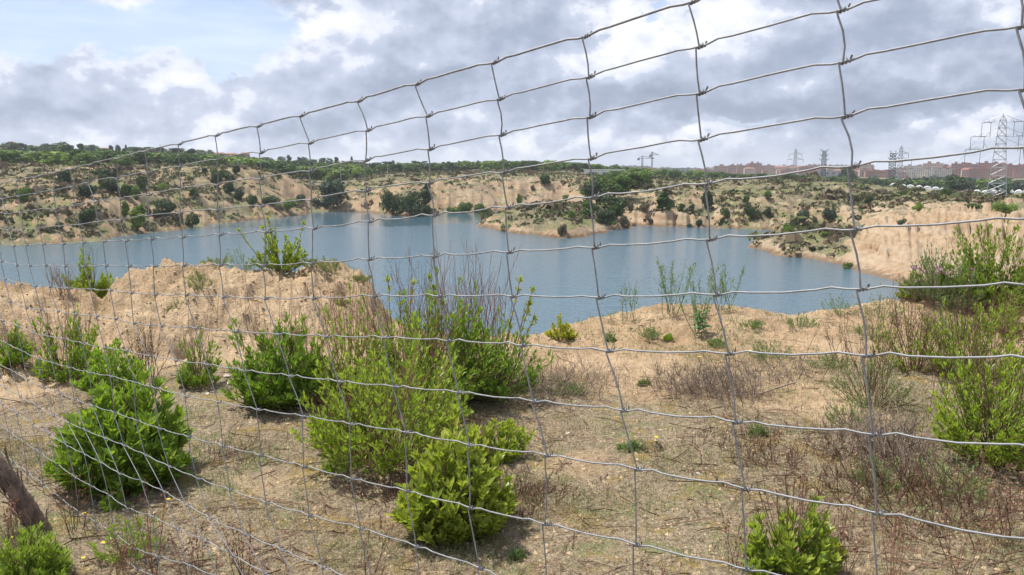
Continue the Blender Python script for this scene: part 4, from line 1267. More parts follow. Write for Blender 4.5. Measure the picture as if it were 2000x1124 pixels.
def blades(n, seed, name, matn, hmin, hmax, wid, keep, lean=.5, tone=(1, 1, 1), tv=.35, flat=False, r0=1.9, r1=11.5):
    r = np.random.RandomState(seed)
    x, y, rr, aa = scatter_points(n, r, r0, r1)
    k = keep(x, y, rr, aa, r)
    x, y, rr, aa = x[k], y[k], rr[k], aa[k]; n = len(x)
    z = height(x, y)
    h = r.uniform(hmin, hmax, n); az = r.uniform(0, 6.28, n)
    le = r.uniform(0, lean, n) if not flat else r.uniform(1.1, 1.6, n)
    d = np.stack([np.sin(le) * np.cos(az), np.sin(le) * np.sin(az), np.cos(le)], 1)
    base = np.stack([x, y, z + (.004 if flat else -.003)], 1)
    s = np.stack([-np.sin(az + .7), np.cos(az + .7), np.zeros(n)], 1)
    w = (wid * r.uniform(.6, 1.4, n) * np.maximum(rr / 4.5, .7))[:, None]
    mid = base + d * h[:, None] * .55 + np.array([0, 0, .15]) * h[:, None] * (0 if flat else 1)
    tip = base + d * h[:, None] + (np.stack([np.cos(az), np.sin(az), np.zeros(n)], 1) * h[:, None] * .25)
    V = np.stack([base - s * w, base + s * w, mid + s * w * .7, mid - s * w * .7, tip], 1).reshape(-1, 3)
    i = np.arange(n)[:, None] * 5
    t = np.array(tone)[None] * (1 + r.uniform(-tv, tv, (n, 1))) * (1 + r.uniform(-.08, .08, (n, 3)))
    o = mesh_np(name, V, [i + np.array([[0, 1, 2, 3]]), i + np.array([[3, 2, 4]])], [M[matn]], tint=np.repeat(t, 5, 0))
    return o


M['dry'] = leafmat('dry_grass', (.35, .275, .18), trans=.2, rough=.8, spec=.15, transc=(1, 1, 1))
M['grass'] = leafmat('green_grass', (.19, .235, .09), trans=.3, rough=.6, spec=.2)


def near_zone(x, y, rr, aa):
    rb = np.interp(aa, _na, _nb); rt = np.interp(aa, _na, _nt); zt_ = np.interp(aa, _na, _ntz)
    return rb, rt, zt_


def keep_dry(x, y, rr, aa, r):
    rb, rt, zt_ = near_zone(x, y, rr, aa)
    n = fbm(x * 1.3, y * 1.3, 3, 201)
    p = .55 + n * .9
    p = np.where(rr > rb - .3, np.where(zt_ > .3, .03, p * .75), p)
    p = np.where(rr > rt + .2, 0, p)
    return r.uniform(0, 1, len(x)) < p


def keep_green(x, y, rr, aa, r):
    rb, rt, zt_ = near_zone(x, y, rr, aa)
    n = fbm(x * 1.9 + 4, y * 1.9, 4, 211)
    p = np.clip(n * 2.4 - .05, 0, 1)
    p = np.where(rr > rb - .3, np.where(zt_ > .3, .02 + (np.abs(rr - rt) < .25) * .35, p + .10), p + .25 * sstep(.05, .3, aa))
    p = np.where(rr > rt + .25, 0, p)
    return r.uniform(0, 1, len(x)) < p


tag(blades(260000, 301, 'dry_litter', 'dry', .012, .06, .0013, keep_dry, tv=.5, flat=True), kind='stuff')
tag(blades(80000, 302, 'dry_grass', 'dry', .015, .06, .0009, keep_dry, lean=1.1, tv=.4, tone=(.95, .9, .8)), kind='stuff')
tag(blades(150000, 303, 'green_grass', 'grass', .012, .06, .0013, keep_green, lean=1.1, tv=.35), kind='stuff')
r_ = np.random.RandomState(304)
x, y, rr, aa = scatter_points(6500, r_, 1.9, 9.5)
k = keep_dry(x, y, rr, aa, r_); x, y, aa = x[k], y[k], aa[k]
z = height(x, y)
tp = []
for i in range(len(x)):
    a = r_.uniform(0, 6.28); L = r_.uniform(.04, .22) * (1 if r_.uniform() < .8 else 1.8)
    c = np.array([x[i], y[i], z[i] + .006]); u = np.array([math.cos(a), math.sin(a), r_.uniform(-.05, .16)]); v = np.array([-u[1], u[0], 0])
    tp.append(np.array([c - u * L * .5, c + v * L * r_.uniform(-.12, .12) + [0, 0, .004], c + u * L * .5]))
V, Fc = tubes(tp, [np.full(3, q) for q in r_.uniform(.001, .0034, len(tp))], 3)
tag(mesh_np('twig_litter', V, Fc, [M['stem']]), kind='stuff')
# crumbs of soil and pebbles
n = 22000
x, y, rr, aa = scatter_points(n, r_, 1.9, 10.5)
rb, rt, zt_ = near_zone(x, y, rr, aa)
k = rr < rt; x, y, rr, zt_, rb = x[k], y[k], rr[k], zt_[k], rb[k]; n = len(x)
z = height(x, y)
s = np.exp(r_.normal(math.log(.006), .5, n)) * np.where((rr > rb) & (zt_ > .3), 2.2, 1.0); s = np.minimum(s, .017)
oc = np.array([[1, 0, 0], [0, 1, 0], [-1, 0, 0], [0, -1, 0], [0, 0, .7], [0, 0, -.7]], float)
V = (np.stack([x, y, z], 1)[:, None, :] + oc[None] * s[:, None, None] * r_.uniform(.6, 1.3, (n, 6, 1))).reshape(-1, 3)
f = np.array([[0, 1, 4], [1, 2, 4], [2, 3, 4], [3, 0, 4], [1, 0, 5], [2, 1, 5], [3, 2, 5], [0, 3, 5]])
Fc = (np.arange(n)[:, None, None] * 6 + f[None]).reshape(-1, 3)
M['crumb'] = simple('soil_crumb', (.45, .335, .21), .95, var=.3, scale=5)
tag(mesh_np('soil_crumbs', V, Fc, [M['crumb']]), kind='stuff')


# ---------------------------------------------------------------- trees and bushes of the far land
M['tree'] = leafmat('tree_leaf', (.085, .150, .038), trans=.25, rough=.6, spec=.2, rnd=.5)
M['treedark'] = leafmat('dark_tree_leaf', (.045, .082, .030), trans=.12, rough=.6, spec=.2, rnd=.35)
M['treelight'] = leafmat('light_tree_leaf', (.15, .235, .055), trans=.3, rough=.6, spec=.2, rnd=.4)
M['treeblue'] = leafmat('blue_green_leaf', (.055, .095, .058), trans=.12, rough=.6, spec=.2, rnd=.2)
M['treegrey'] = leafmat('grey_brown_leaf', (.15, .135, .095), trans=.15, rough=.8, spec=.1, rnd=.3)
M['trunk'] = simple('tree_bark', (.11, .08, .055), .9, var=.3, scale=2)


def crown_pts(r, lobes, n):
    """points in the outer part of a bunch of lobes; every lobe = (x, y, z, rx, rz)"""
    vol = np.array([l[3] ** 2 for l in lobes]); pick = r.choice(len(lobes), n, p=vol / vol.sum())
    L = np.array(lobes)[pick]
    d = norm(r.normal(0, 1, (n, 3))); rad = r.uniform(.62, 1.06, n) ** .8
    lump = 1 + .13 * np.sin(d[:, 0] * 5 + pick) * np.cos(d[:, 2] * 4 + pick * 2)
    P = L[:, :3] + d * np.stack([L[:, 3], L[:, 3], L[:, 4]], 1) * (rad * lump)[:, None]
    return P, d, pick


def tree_mesh(kind, seed, n, fs, parts=True):
    """unit height tree; returns list of (name, V, F, tint, material)"""
    r = np.random.RandomState(seed)
    lobes = []
    if kind == 'broad':
        lobes.append((0, 0, .52, .32, .38))
        for i in range(9):
            a = r.uniform(0, 6.28); q = r.uniform(.16, .34)
            lobes.append((math.cos(a) * q, math.sin(a) * q, r.uniform(.16, .80), r.uniform(.14, .23), r.uniform(.12, .2)))
        th = .25
    elif kind == 'round':
        lobes.append((0, 0, .52, .42, .45))
        for i in range(7):
            a = r.uniform(0, 6.28); q = r.uniform(.2, .36)
            lobes.append((math.cos(a) * q, math.sin(a) * q, r.uniform(.25, .75), r.uniform(.15, .22), r.uniform(.15, .2)))
        th = .2
    elif kind == 'poplar':
        for i in range(9):
            z_ = .18 + i * .09
            lobes.append((r.normal() * .03, r.normal() * .03, z_, .12 * math.sin(min(1, (i + 2) / 6) * 1.5) * (1.15 - i * .07), .1))
        th = .2
    elif kind == 'pine':
        for i in range(8):
            a = r.uniform(0, 6.28); q = r.uniform(.05, .28)
            lobes.append((math.cos(a) * q, math.sin(a) * q, r.uniform(.62, .9), r.uniform(.12, .2), r.uniform(.06, .1)))
        th = .65
    elif kind == 'bush':
        for i in range(7):
            a = r.uniform(0, 6.28); q = r.uniform(.0, .55)
            lobes.append((math.cos(a) * q, math.sin(a) * q, r.uniform(.2, .62), r.uniform(.2, .34), r.uniform(.2, .32)))
        th = .1
    P, d, pick = crown_pts(r, lobes, n)
    P[:, 2] = np.clip(P[:, 2], .02, 1.02)
    N = norm(d + r.normal(0, .55, d.shape)); U = norm(np.cross(N, r.normal(0, 1, d.shape))); W = np.cross(N, U)
    s = (fs * r.uniform(.5, 1.3, n))[:, None]
    V = np.stack([P - U * s, P - W * s * .8, P + U * s, P + W * s * .9], 1).reshape(-1, 3)
    Fq = np.arange(n)[:, None] * 4 + np.arange(4)[None]
    tl = r.uniform(.72, 1.28, len(lobes))[pick] * r.uniform(.7, 1.3, n)
    t = np.stack([tl * r.uniform(.9, 1.2, n), tl, tl * .95], 1)
    tp = [np.array([[0, 0, -.06], [.01, 0, th * .5], [0, .01, th + .15]])]; tr = [np.array([.028, .022, .014])]
    for l in lobes[1:7]:
        tp.append(np.array([[0, 0, th * .6], [l[0] * .5, l[1] * .5, (th * .6 + l[2]) / 2 + .03], [l[0], l[1], l[2]]])); tr.append(np.array([.013, .009, .004]))
    TV, TF = tubes(tp, tr, 5)
    return V, Fq, np.repeat(t, 4, 0), TV, TF


PROTO = {}


def proto(kind, m, v, n, fs):
    key = (kind, m, v, n)
    if key not in PROTO:
        PROTO[key] = (tree_mesh(kind, 400 + v * 7 + len(kind), n, fs))
        V, Fq, t, TV, TF = PROTO[key]
        a = mesh_np('crown', V, Fq, [M[m]], tint=t, link=False).data
        b = mesh_np('trunk', TV, TF, [M['trunk']], link=False, smooth=True).data
        PROTO[key] = (a, b)
    return PROTO[key]


def plant(kind, m, v, loc, w, h, label, cat, name, group=None, n=1500, fs=.05, rz=0.0, aspect=1.0):
    a, b = proto(kind, m, v, n, fs)
    root = empty(name, tuple(loc), rz); tag(root, label, cat, group)
    root.scale = (w, w, h)
    for nm, me in (('crown', a), ('trunk', b)):
        o = bpy.data.objects.new(nm, me); col.objects.link(o); o.parent = root
    return root


def far_at(px, py):
    return hit(px, py, 60, 700)


FARP = [  # px, base row, width, height, kind, material, label
    (127, 364, 28, 30, 'round', 'treedark', 'round dark juniper at the top of the left slope, first from the left'),
    (170, 388, 37, 30, 'round', 'treedark', 'broad dark juniper on the left slope under the first one'),
    (206, 352, 24, 22, 'round', 'treedark', 'dark juniper topmost of the cluster on the left slope'),
    (203, 366, 24, 26, 'round', 'treedark', 'dark juniper at the left side of the cluster'),
    (217, 379, 36, 32, 'round', 'treedark', 'big dark juniper at the foot of the cluster'),
    (224, 352, 17, 18, 'round', 'treedark', 'small dark juniper right in the cluster'),
    (248, 388, 24, 27, 'round', 'tree', 'olive green juniper right of the cluster, the left of two'),
    (266, 387, 22, 23, 'round', 'tree', 'olive green juniper right of the cluster, the right of two'),
    (277, 370, 23, 26, 'round', 'treedark', 'single dark juniper above the two olive green ones'),
    (317, 376, 24, 20, 'bush', 'treelight', 'low light green bush on the left slope crest'),
    (380, 387, 18, 21, 'round', 'treedark', 'small round juniper below the ridge'),
    (322, 424, 42, 36, 'round', 'treedark', 'largest dark juniper low on the left slope'),
    (308, 428, 22, 20, 'round', 'treedark', 'small juniper at the left foot of the largest one'),
    (376, 445, 27, 30, 'round', 'treedark', 'round juniper right at the water of the left slope'),
    (171, 438, 31, 31, 'round', 'treedark', 'round juniper alone low on the left slope'),
    (52, 394, 46, 36, 'bush', 'treelight', 'bright green bush near the left edge of the slope'),
    (268, 452, 26, 46, 'poplar', 'treelight', 'light green young poplar by the water'),
    (277, 440, 18, 40, 'poplar', 'treelight', 'light green young poplar right of the taller one'),
    (245, 424, 16, 30, 'poplar', 'treelight', 'light green thin poplar higher up the slope'),
    (117, 449, 19, 16, 'round', 'treedark', 'small dark juniper low down on the left slope near the shore'),
    (60, 412, 26, 18, 'bush', 'treegrey', 'grey bush under the bright green one'),
    (400, 340, 13, 12, 'round', 'treedark', 'small dark tree at the left end of the ridge'),
    (422, 360, 22, 24, 'round', 'treedark', 'dark juniper on the ridge slope'),
    (433, 350, 18, 18, 'round', 'tree', 'green round bush on the ridge slope'),
    (447, 380, 24, 24, 'round', 'treedark', 'dark juniper mid way down the ridge slope'),
    (450, 356, 20, 18, 'round', 'treedark', 'dark juniper under the bare ridge face'),
    (462, 340, 18, 18, 'round', 'treedark', 'dark juniper before the bare ridge face'),
    (467, 391, 22, 22, 'round', 'treedark', 'dark juniper second lowest of the row down the ridge'),
    (492, 402, 25, 22, 'round', 'treedark', 'dark juniper lowest of the row down the ridge'),
    (420, 345, 16, 16, 'round', 'tree', 'green bush left of the bare ridge face'),
    (1064, 363, 19, 24, 'broad', 'treedark', 'small dark tree alone on the edge of the central cliff'),
    (1013, 398, 18, 22, 'bush', 'treelight', 'bright green bush on the cliff behind the peninsula'),
    (1040, 374, 13, 14, 'bush', 'treegrey', 'little grey bush near the lone cliff tree'),
    (1105, 394, 20, 16, 'bush', 'tree', 'green bush on the cliff behind the peninsula, right part'),
    (1293, 411, 26, 34, 'poplar', 'tree', 'upright green bush in the bay right of the tree group'),
    (1306, 411, 24, 26, 'bush', 'tree', 'green bush beside the upright one in the bay'),
    (1330, 413, 26, 18, 'bush', 'treedark', 'dark low bush on the ledge of the right cliff'),
    (1350, 413, 16, 17, 'bush', 'treedark', 'dark low bush at the right end of the ledge'),
    (1381, 408, 27, 36, 'round', 'treedark', 'tall dark round tree on the right cliff'),
    (1418, 426, 26, 25, 'bush', 'tree', 'green round bush right of the tall dark tree'),
    (1469, 430, 36, 34, 'bush', 'treedark', 'biggest dark bush on the right slope'),
    (1500, 426, 24, 25, 'bush', 'treeblue', 'grey green bush right of the biggest one'),
    (1457, 398, 15, 16, 'round', 'tree', 'small tree above the biggest bush'),
    (1500, 392, 17, 15, 'round', 'tree', 'small tree on the upper right cliff edge'),
    (1571, 436, 37, 32, 'bush', 'treeblue', 'dark grey green bush above the right spit, left of two'),
    (1616, 431, 39, 34, 'bush', 'treeblue', 'dark grey green bush above the right spit, right of two'),
    (1696, 398, 16, 17, 'round', 'treedark', 'single small dark tree on the dry right slope'),
    (1365, 443, 24, 18, 'bush', 'treeblue', 'low bush at the water under the right cliff'),
    (1348, 446, 20, 10, 'bush', 'treeblue', 'flat bush at the water left of the low one'),
    (1540, 460, 26, 26, 'bush', 'treelight', 'light green bush at the left end of the spit'),
    (1613, 462, 34, 12, 'bush', 'treelight', 'flat light green bush behind the spit'),
    (1843, 391, 27, 27, 'bush', 'tree', 'green bush on the far right slope'),
    (1762, 440, 26, 14, 'bush', 'treeblue', 'low dark bush left of the sand hill crest'),
    (1795, 412, 28, 20, 'bush', 'treelight', 'light bush on the slope above the sand hill'),
    (1900, 410, 40, 16, 'bush', 'tree', 'low green bush behind the sand hill crest'),
    (1965, 418, 60, 26, 'bush', 'treelight', 'yellow green bush behind the sand hill at the right edge'),
    (1655, 352, 28, 28, 'broad', 'treedark', 'dark tree alone at the head of the right slope'),
    (1655, 530, 26, 20, 'bush', 'tree', 'small green bush at the water between the spit and the sand hill'),
    (651, 406, 50, 66, 'broad', 'treeblue', 'tall dense blue green tree at the left end of the far shore'),
    (1049, 428, 11, 12, 'bush', 'treelight', 'tiny green bush on the grassy top of the peninsula'),
    (1116, 432, 24, 24, 'bush', 'treelight', 'bright green bush on the peninsula'),
    (1097, 460, 24, 26, 'bush', 'treegrey', 'grey brown bush at the waterline of the peninsula'),
    (1217, 446, 34, 30, 'bush', 'treegrey', 'greyish leafless bush at the water under the tree group'),
    (1262, 414, 32, 22, 'bush', 'treegrey', 'grey bush on the ledge right of the tree group'),
    (1230, 412, 24, 24, 'bush', 'treegrey', 'grey bush close to the tree group'),
    (1190, 440, 26, 18, 'bush', 'treelight', 'low bright bush at the foot of the tree group'),
    (620, 404, 46, 20, 'bush', 'treeblue', 'low dark bush left of the tall blue green tree'),
    (560, 410, 60, 24, 'bush', 'tree', 'long green bush on the shore under the ridge'),
    (590, 395, 40, 20, 'bush', 'treeblue', 'dark bush on the slope under the ridge'),
    (530, 398, 44, 20, 'bush', 'tree', 'green bush half way down the ridge slope'),
]
SHB = [(772, 424, 46, 52), (800, 427, 56, 54), (832, 427, 40, 32), (832, 404, 17, 40), (812, 392, 40, 20), (880, 421, 30, 20), (905, 421, 38, 28), (938, 421, 38, 28), (954, 422, 20, 18), (760, 400, 30, 20)]
for i, q in enumerate(SHB):
    q = (q[0], q[1] + 1, q[2] * 1.25, q[3] * 1.15)
    FARP.append((*q, 'bush' if q[3] < 40 or q[2] > 40 else 'poplar', 'treedark' if i < 5 else 'tree', ['dense dark bush at the left of the central shore clump', 'largest dark bush of the central shore clump', 'dark bush at the right foot of the central shore clump', 'narrow upright tree at the right of the central shore clump',
                 'dark bush on the top of the central shore clump', 'small green bush under the pink cliff, first of the row', 'green bush under the cliff, second of the row', 'green bush under the cliff, third of the row', 'last small bush of the row under the cliff', 'dark bush behind the central shore clump'][i]))
for i, q in enumerate([(1165, 400, 44, 50), (1200, 392, 58, 52), (1236, 365, 56, 36), (1190, 420, 50, 42), (1152, 384, 30, 30), (1256, 360, 32, 30), (1172, 372, 36, 34), (1210, 366, 44, 34), (1180, 436, 34, 30), (1205, 428, 36, 28), (1150, 425, 28, 36)]):
    FARP.append((*q, 'broad', 'treedark' if i in (0, 3, 8) else 'tree', ['dark tree at the left front of the tree group behind the peninsula', 'large green tree in the middle of the tree group', 'green tree at the right back of the tree group', 'dark tree low in the tree group at the bay',
                 'small tree at the left edge of the tree group', 'rightmost tree of the tree group', 'green tree at the back left of the tree group', 'green tree at the top of the tree group', 'dark lowest tree of the tree group', 'green low tree at the right foot of the tree group', 'leafy tree on the neck of the peninsula'][i]))
NM = {'round': 'juniper', 'bush': 'bush', 'poplar': 'poplar', 'broad': 'tree'}
for i, (px, py, w_, h_, kind, m, lb) in enumerate(FARP):
    p = far_at(px, py)
    dep = psize(p, 1)
    big = w_ > 30
    wd = {'round': 1.0, 'bush': .62, 'poplar': 3.2, 'broad': 1.35}[kind]
    plant(kind, m, i % 3 + (10 if big else 0), p, w_ * dep * wd, h_ * dep * 1.02, lb, 'bush' if kind == 'bush' else 'tree', NM[kind], n=3000 if big else 1400, fs=.034 if big else .055, rz=i * 1.3)

# the belt of trees on the plateau
BELT = []
rb_ = np.random.RandomState(55)
zones = [  # px from, to, range from, to, top row offset from the skyline, count, kinds
    (-60, 330, 270, 330, 12, 24, ('tree', 'tree', 'treelight')),
    (-40, 360, 340, 430, 5, 28, ('tree', 'treedark', 'tree')),
    (-40, 420, 450, 620, -2, 36, ('treedark', 'tree', 'treeblue')),
    (280, 720, 300, 350, 12, 36, ('tree', 'treelight', 'tree')),
    (330, 900, 360, 440, 5, 42, ('tree', 'treelight', 'treedark')),
    (380, 1150, 460, 640, -1, 44, ('treedark', 'tree', 'treeblue')),
    (880, 1420, 380, 470, 0, 44, ('tree', 'treelight', 'tree')),
    (1250, 1760, 400, 520, 1, 42, ('tree', 'tree', 'treedark')),
    (1640, 2120, 420, 500, 3, 38, ('treedark', 'treeblue', 'tree')),
    (1000, 2120, 520, 680, -1, 44, ('treedark', 'tree', 'treeblue')),
]
SKYX = [-60, 0, 100, 200, 300, 400, 500, 600, 700, 800, 1000, 1100, 1200, 1260, 1340, 1450, 1560, 1650, 1760, 1830, 1900, 2000, 2120]
SKYY = [284, 284, 287, 291, 293, 298, 303, 307, 313, 317, 319, 319, 324, 331, 337, 339, 343, 343, 346, 342, 344, 347, 347]
zn_lab = ['green trees at the foot of the left hill', 'trees half way up the left hill', 'darker trees along the top of the left hill', 'fresh green trees on the plateau behind the ridge', 'trees of the middle belt behind the far shore',
          'dark trees on the skyline left of centre', 'low trees behind the central cliff', 'low trees before the red brick town', 'dark trees behind the white tunnels at the right', 'distant trees along the edge of the town']
for zi, (a_, b_, r0_, r1_, toff, cnt, ms) in enumerate(zones):
    for i in range(cnt):
        px = a_ + (b_ - a_) * (i + rb_.uniform(.1, .9)) / cnt
        rr = rb_.uniform(r0_, r1_); az = azi(px, 330)
        x_, y_ = rr * math.sin(az), rr * math.cos(az)
        z_ = float(height(np.array([x_]), np.array([y_]))[0])
        top = np.interp(px, SKYX, SKYY) + toff + rb_.uniform(-2.5, 4.5)
        h = CAMZ + rr * elv(px, top) - z_
        if h < .3: continue
        h = min(max(h, 5.0 if zi < 6 else (5.6 if zi == 6 else 3.6)), 14)
        kind = 'broad'
        if zi in (2, 5) and rb_.uniform() < .22: kind = rb_.choice(['poplar', 'pine'])
        if kind != 'broad': h *= 1.15
        w = max(h * 1.2, 7.5) * rb_.uniform(1.05, 1.6) * (1.2 if kind == 'poplar' else 1)
        m = ms[rb_.randint(3)] if kind == 'broad' else 'treedark'
        kn = {'broad': 'leafy', 'poplar': 'narrow', 'pine': 'flat'}[kind]; cn = {'tree': 'mid green', 'treelight': 'light green', 'treedark': 'dark green', 'treeblue': 'blue green'}[m]
        sz = 'tall' if h > 9 else ('low' if h < 5 else 'medium')
        plant(kind, m, rb_.randint(4), (x_, y_, z_ - .3), w, h, '%s %s %s %s among the %s' % (sz, cn, kn, 'bush' if sz == 'low' else 'tree', zn_lab[zi]), ('bush' if sz == 'low' else 'tree'), ('bush' if sz == 'low' else {'broad': 'tree', 'poplar': 'poplar', 'pine': 'pine_tree'}[kind]), group=zn_lab[zi], n=900, fs=.06, rz=rb_.uniform(0, 6))
# a few that stand out on the skyline
for (px, top, base, wpx, rr, kind, m, lb) in ((120, 276, 312, 44, 420, 'broad', 'tree', 'large domed tree standing above all others on the left hill'), (18, 276, 305, 34, 480, 'broad', 'treedark', 'dark rounded tree at the left end of the skyline'),
                                             (158, 281, 308, 16, 520, 'pine', 'treedark', 'crooked dark pine right of the large domed tree'), (52, 282, 305, 8, 520, 'poplar', 'treedark', 'thin dark cypress beside the roof at the left'),
                                             (247, 283, 306, 8, 560, 'poplar', 'treedark', 'thin dark cypress on the hill crest'), (238, 300, 330, 36, 280, 'broad', 'treelight', 'pale greyish green tree in front of the hill trees'), (687, 306, 325, 10, 600, 'poplar', 'treedark', 'pointed tree breaking the skyline left of centre'),
                                             (935, 313, 330, 14, 520, 'broad', 'treedark', 'dark rounded tree breaking the skyline near the centre'), (345, 290, 318, 40, 500, 'poplar', 'treedark', 'group of dark narrow poplars seen as one on the hill'), (375, 291, 318, 36, 500, 'poplar', 'treedark', 'dark poplar right of the broader poplar on the hill'),
                                             (1868, 340, 374, 40, 330, 'broad', 'treedark', 'dark spreading tree among the white tunnels'), (1960, 366, 388, 30, 260, 'bush', 'treeblue', 'grey green bush right of the big pylon')):
    az = azi(px, base); x_, y_ = rr * math.sin(az), rr * math.cos(az)
    z_ = float(height(np.array([x_]), np.array([y_]))[0])
    zt = CAMZ + rr * elv(px, top); dep = psize(np.array([x_, y_, z_]), 1)
    wd = {'bush': .62, 'poplar': 2.2, 'broad': 1.35, 'pine': 1.6}[kind]
    plant(kind, m, 20, (x_, y_, z_), wpx * dep * wd, max(zt - z_, 3), lb, 'tree', {'broad': 'tree', 'poplar': 'poplar', 'pine': 'pine_tree', 'bush': 'bush'}[kind], n=2600, fs=.036)

# scrub: low cushions all over the far land
n = 60000
rr = np.exp(rs.uniform(math.log(95), math.log(420), n)); aa = rs.uniform(-.68, .68, n)
x = rr * np.sin(aa); y = rr * np.cos(aa); z = height(x, y)
e = .8
sl = np.hypot(height(x + e, y) - z, height(x, y + e) - z) / e
pxc = 1000 + F * 1.01 * np.tan(aa)
k = (z > WATER + .5) & (rs.uniform(0, 1, n) < (1.05 - sl * 1.1) * (.5 + fbm(x / 9, y / 9, 3, 77) * .9 + .35 * (pxc < 620))) & ~((pxc > 1660) & (rr < 150))
x, y, z, rr = x[k], y[k], z[k], rr[k]; n = len(x)
m_ = 12
size = np.exp(rs.normal(math.log(.5), .5, n))
d = norm(rs.normal(0, 1, (n, m_, 3))); d[..., 2] = np.abs(d[..., 2])
P = np.stack([x, y, z], 1)[:, None, :] + d * size[:, None, None] * np.array([1, 1, .75])
U = norm(rs.normal(0, 1, (n, m_, 3))); W = norm(np.cross(U, d + .01)); s = size[:, None, None] * rs.uniform(.25, .5, (n, m_, 1))
V = np.stack([P - U * s, P - W * s, P + U * s, P + W * s], 2).reshape(-1, 3)
colr = np.array([[.10, .115, .045], [.16, .15, .075], [.07, .085, .035], [.17, .13, .085], [.09, .075, .05]])[rs.randint(0, 5, n)] / np.array([.10, .115, .045])
t = (colr[:, None, :] * rs.uniform(.7, 1.3, (n, m_, 1))).reshape(-1, 3)
M['scrub'] = leafmat('scrub_leaf', (.10, .115, .045), trans=.15, rough=.8, spec=.1, transc=(1, 1, 1))
tag(mesh_np('scrub', V, np.arange(n * m_)[:, None] * 4 + np.arange(4)[None], [M['scrub']], tint=np.repeat(t, 4, 0)), kind='stuff')

# ---------------------------------------------------------------- buildings, pylons, cranes
M['brick'] = simple('red_brick', (.40, .205, .155), .85, var=.3, scale=.03)
M['brickpale'] = simple('pale_brick', (.50, .36, .29), .85, var=.2, scale=.05)
M['render'] = simple('cream_render', (.58, .52, .46), .85, var=.1, scale=.05)
M['roofred'] = simple('clay_tile_roof', (.30, .13, .09), .85, var=.15, scale=.3)
M['roofgrey'] = simple('flat_grey_roof', (.30, .30, .31), .85, var=.1, scale=.3)
M['glass'] = simple('dark_window', (.05, .06, .08), .25, var=.2, scale=.3, spec=.6)
M['white'] = simple('white_sheet', (.72, .72, .70), .6, var=.06, scale=.4)
M['steel'] = simple('galvanised_steel', (.36, .38, .40), .5, metal=.3, var=.15, scale=.4)
M['steeldark'] = simple('dark_steel', (.14, .155, .17), .6, metal=.2, var=.15, scale=.4)
M['cranered'] = simple('red_crane_paint', (.34, .22, .18), .6, var=.1)


def boxes(bs):
    V, Fq = [], []
    for i, (cx, cy, cz, sx, sy, sz) in enumerate(bs):
        for dz in (-1, 1):
            for dx, dy in ((-1, -1), (1, -1), (1, 1), (-1, 1)):
                V.append((cx + dx * sx / 2, cy + dy * sy / 2, cz + dz * sz / 2))
        b = i * 8
        Fq += [(b, b + 3, b + 2, b + 1), (b + 4, b + 5, b + 6, b + 7), (b, b + 1, b + 5, b + 4), (b + 1, b + 2, b + 6, b + 5), (b + 2, b + 3, b + 7, b + 6), (b + 3, b, b + 4, b + 7)]
    return np.array(V, float), np.array(Fq)


def block(w, d, floors, wall, pent=True, name='apartment_block', hip=False, seed=0):
    """one block: walls, roof, rows of window openings, stair head on top"""
    r = np.random.RandomState(seed)
    h = floors * 3.0 + .8
    root = empty(name, (0, 0, 0))
    V, Fq = boxes([(0, 0, h / 2, w, d, h), (-w * .28, -d / 2 - .6, h / 2 - .6, w * .18, 1.2, h - 1.2), (w * .26, -d / 2 - .6, h / 2 - .6, w * .18, 1.2, h - 1.2)])
    mesh_np('wall', V, Fq, [M[wall]], parent=root)
    if hip:
        V = np.array([(-w / 2 - .5, -d / 2 - .5, h), (w / 2 + .5, -d / 2 - .5, h), (w / 2 + .5, d / 2 + .5, h), (-w / 2 - .5, d / 2 + .5, h), (-w / 2 + d / 2, 0, h + d * .22), (w / 2 - d / 2, 0, h + d * .22)])
        me = bpy.data.meshes.new('roof'); me.from_pydata(V.tolist(), [], [(0, 1, 5, 4), (1, 2, 5), (2, 3, 4, 5), (3, 0, 4), (3, 2, 1, 0)]); me.materials.append(M['roofred'])
        o = bpy.data.objects.new('roof', me); col.objects.link(o); o.parent = root
    else:
        V, Fq = boxes([(0, 0, h + .2, w + .5, d + .5, .4)] + ([(-w * .2, 0, h + 1.6, w * .16, d * .4, 2.4), (w * .24, d * .1, h + 1.3, w * .14, d * .35, 1.8)] if pent else []))
        mesh_np('roof', V, Fq, [M['roofred' if wall != 'render' else 'roofgrey']], parent=root)
    for f in range(floors):
        bs = []
        for q in np.arange(-w / 2 + 2.2, w / 2 - 1.5, 3.4):
            out = abs(q + w * .28) < w * .09 + .9 or abs(q - w * .26) < w * .09 + .9
            bs.append((q, -d / 2 - (1.2 if out else 0), f * 3 + 1.9, 1.7, .16, 1.4))
        V, Fq = boxes(bs)
        tag(mesh_np('windows', V, Fq, [M['glass']], parent=root))
    return reg(root)


def place(px, rr, base_off=0.0):
    az = azi(px, 335); x_, y_ = rr * math.sin(az), rr * math.cos(az)
    return np.array([x_, y_, float(height(np.array([x_]), np.array([y_]))[0]) + base_off]), az


PB = [block(46, 14, 5, 'brick', seed=1), block(34, 14, 6, 'brick', seed=2), block(58, 15, 4, 'brick', seed=3), block(38, 14, 5, 'brickpale', seed=4), block(42, 15, 6, 'render', seed=5), block(30, 12, 4, 'brickpale', hip=True, seed=6)]
KN = ['wide five storey red brick block', 'narrow six storey red brick block', 'long four storey red brick block', 'five storey pale brick block', 'six storey cream block', 'four storey block with a hipped tile roof']
first = [True] * 6
rt_ = np.random.RandomState(77)
town = []
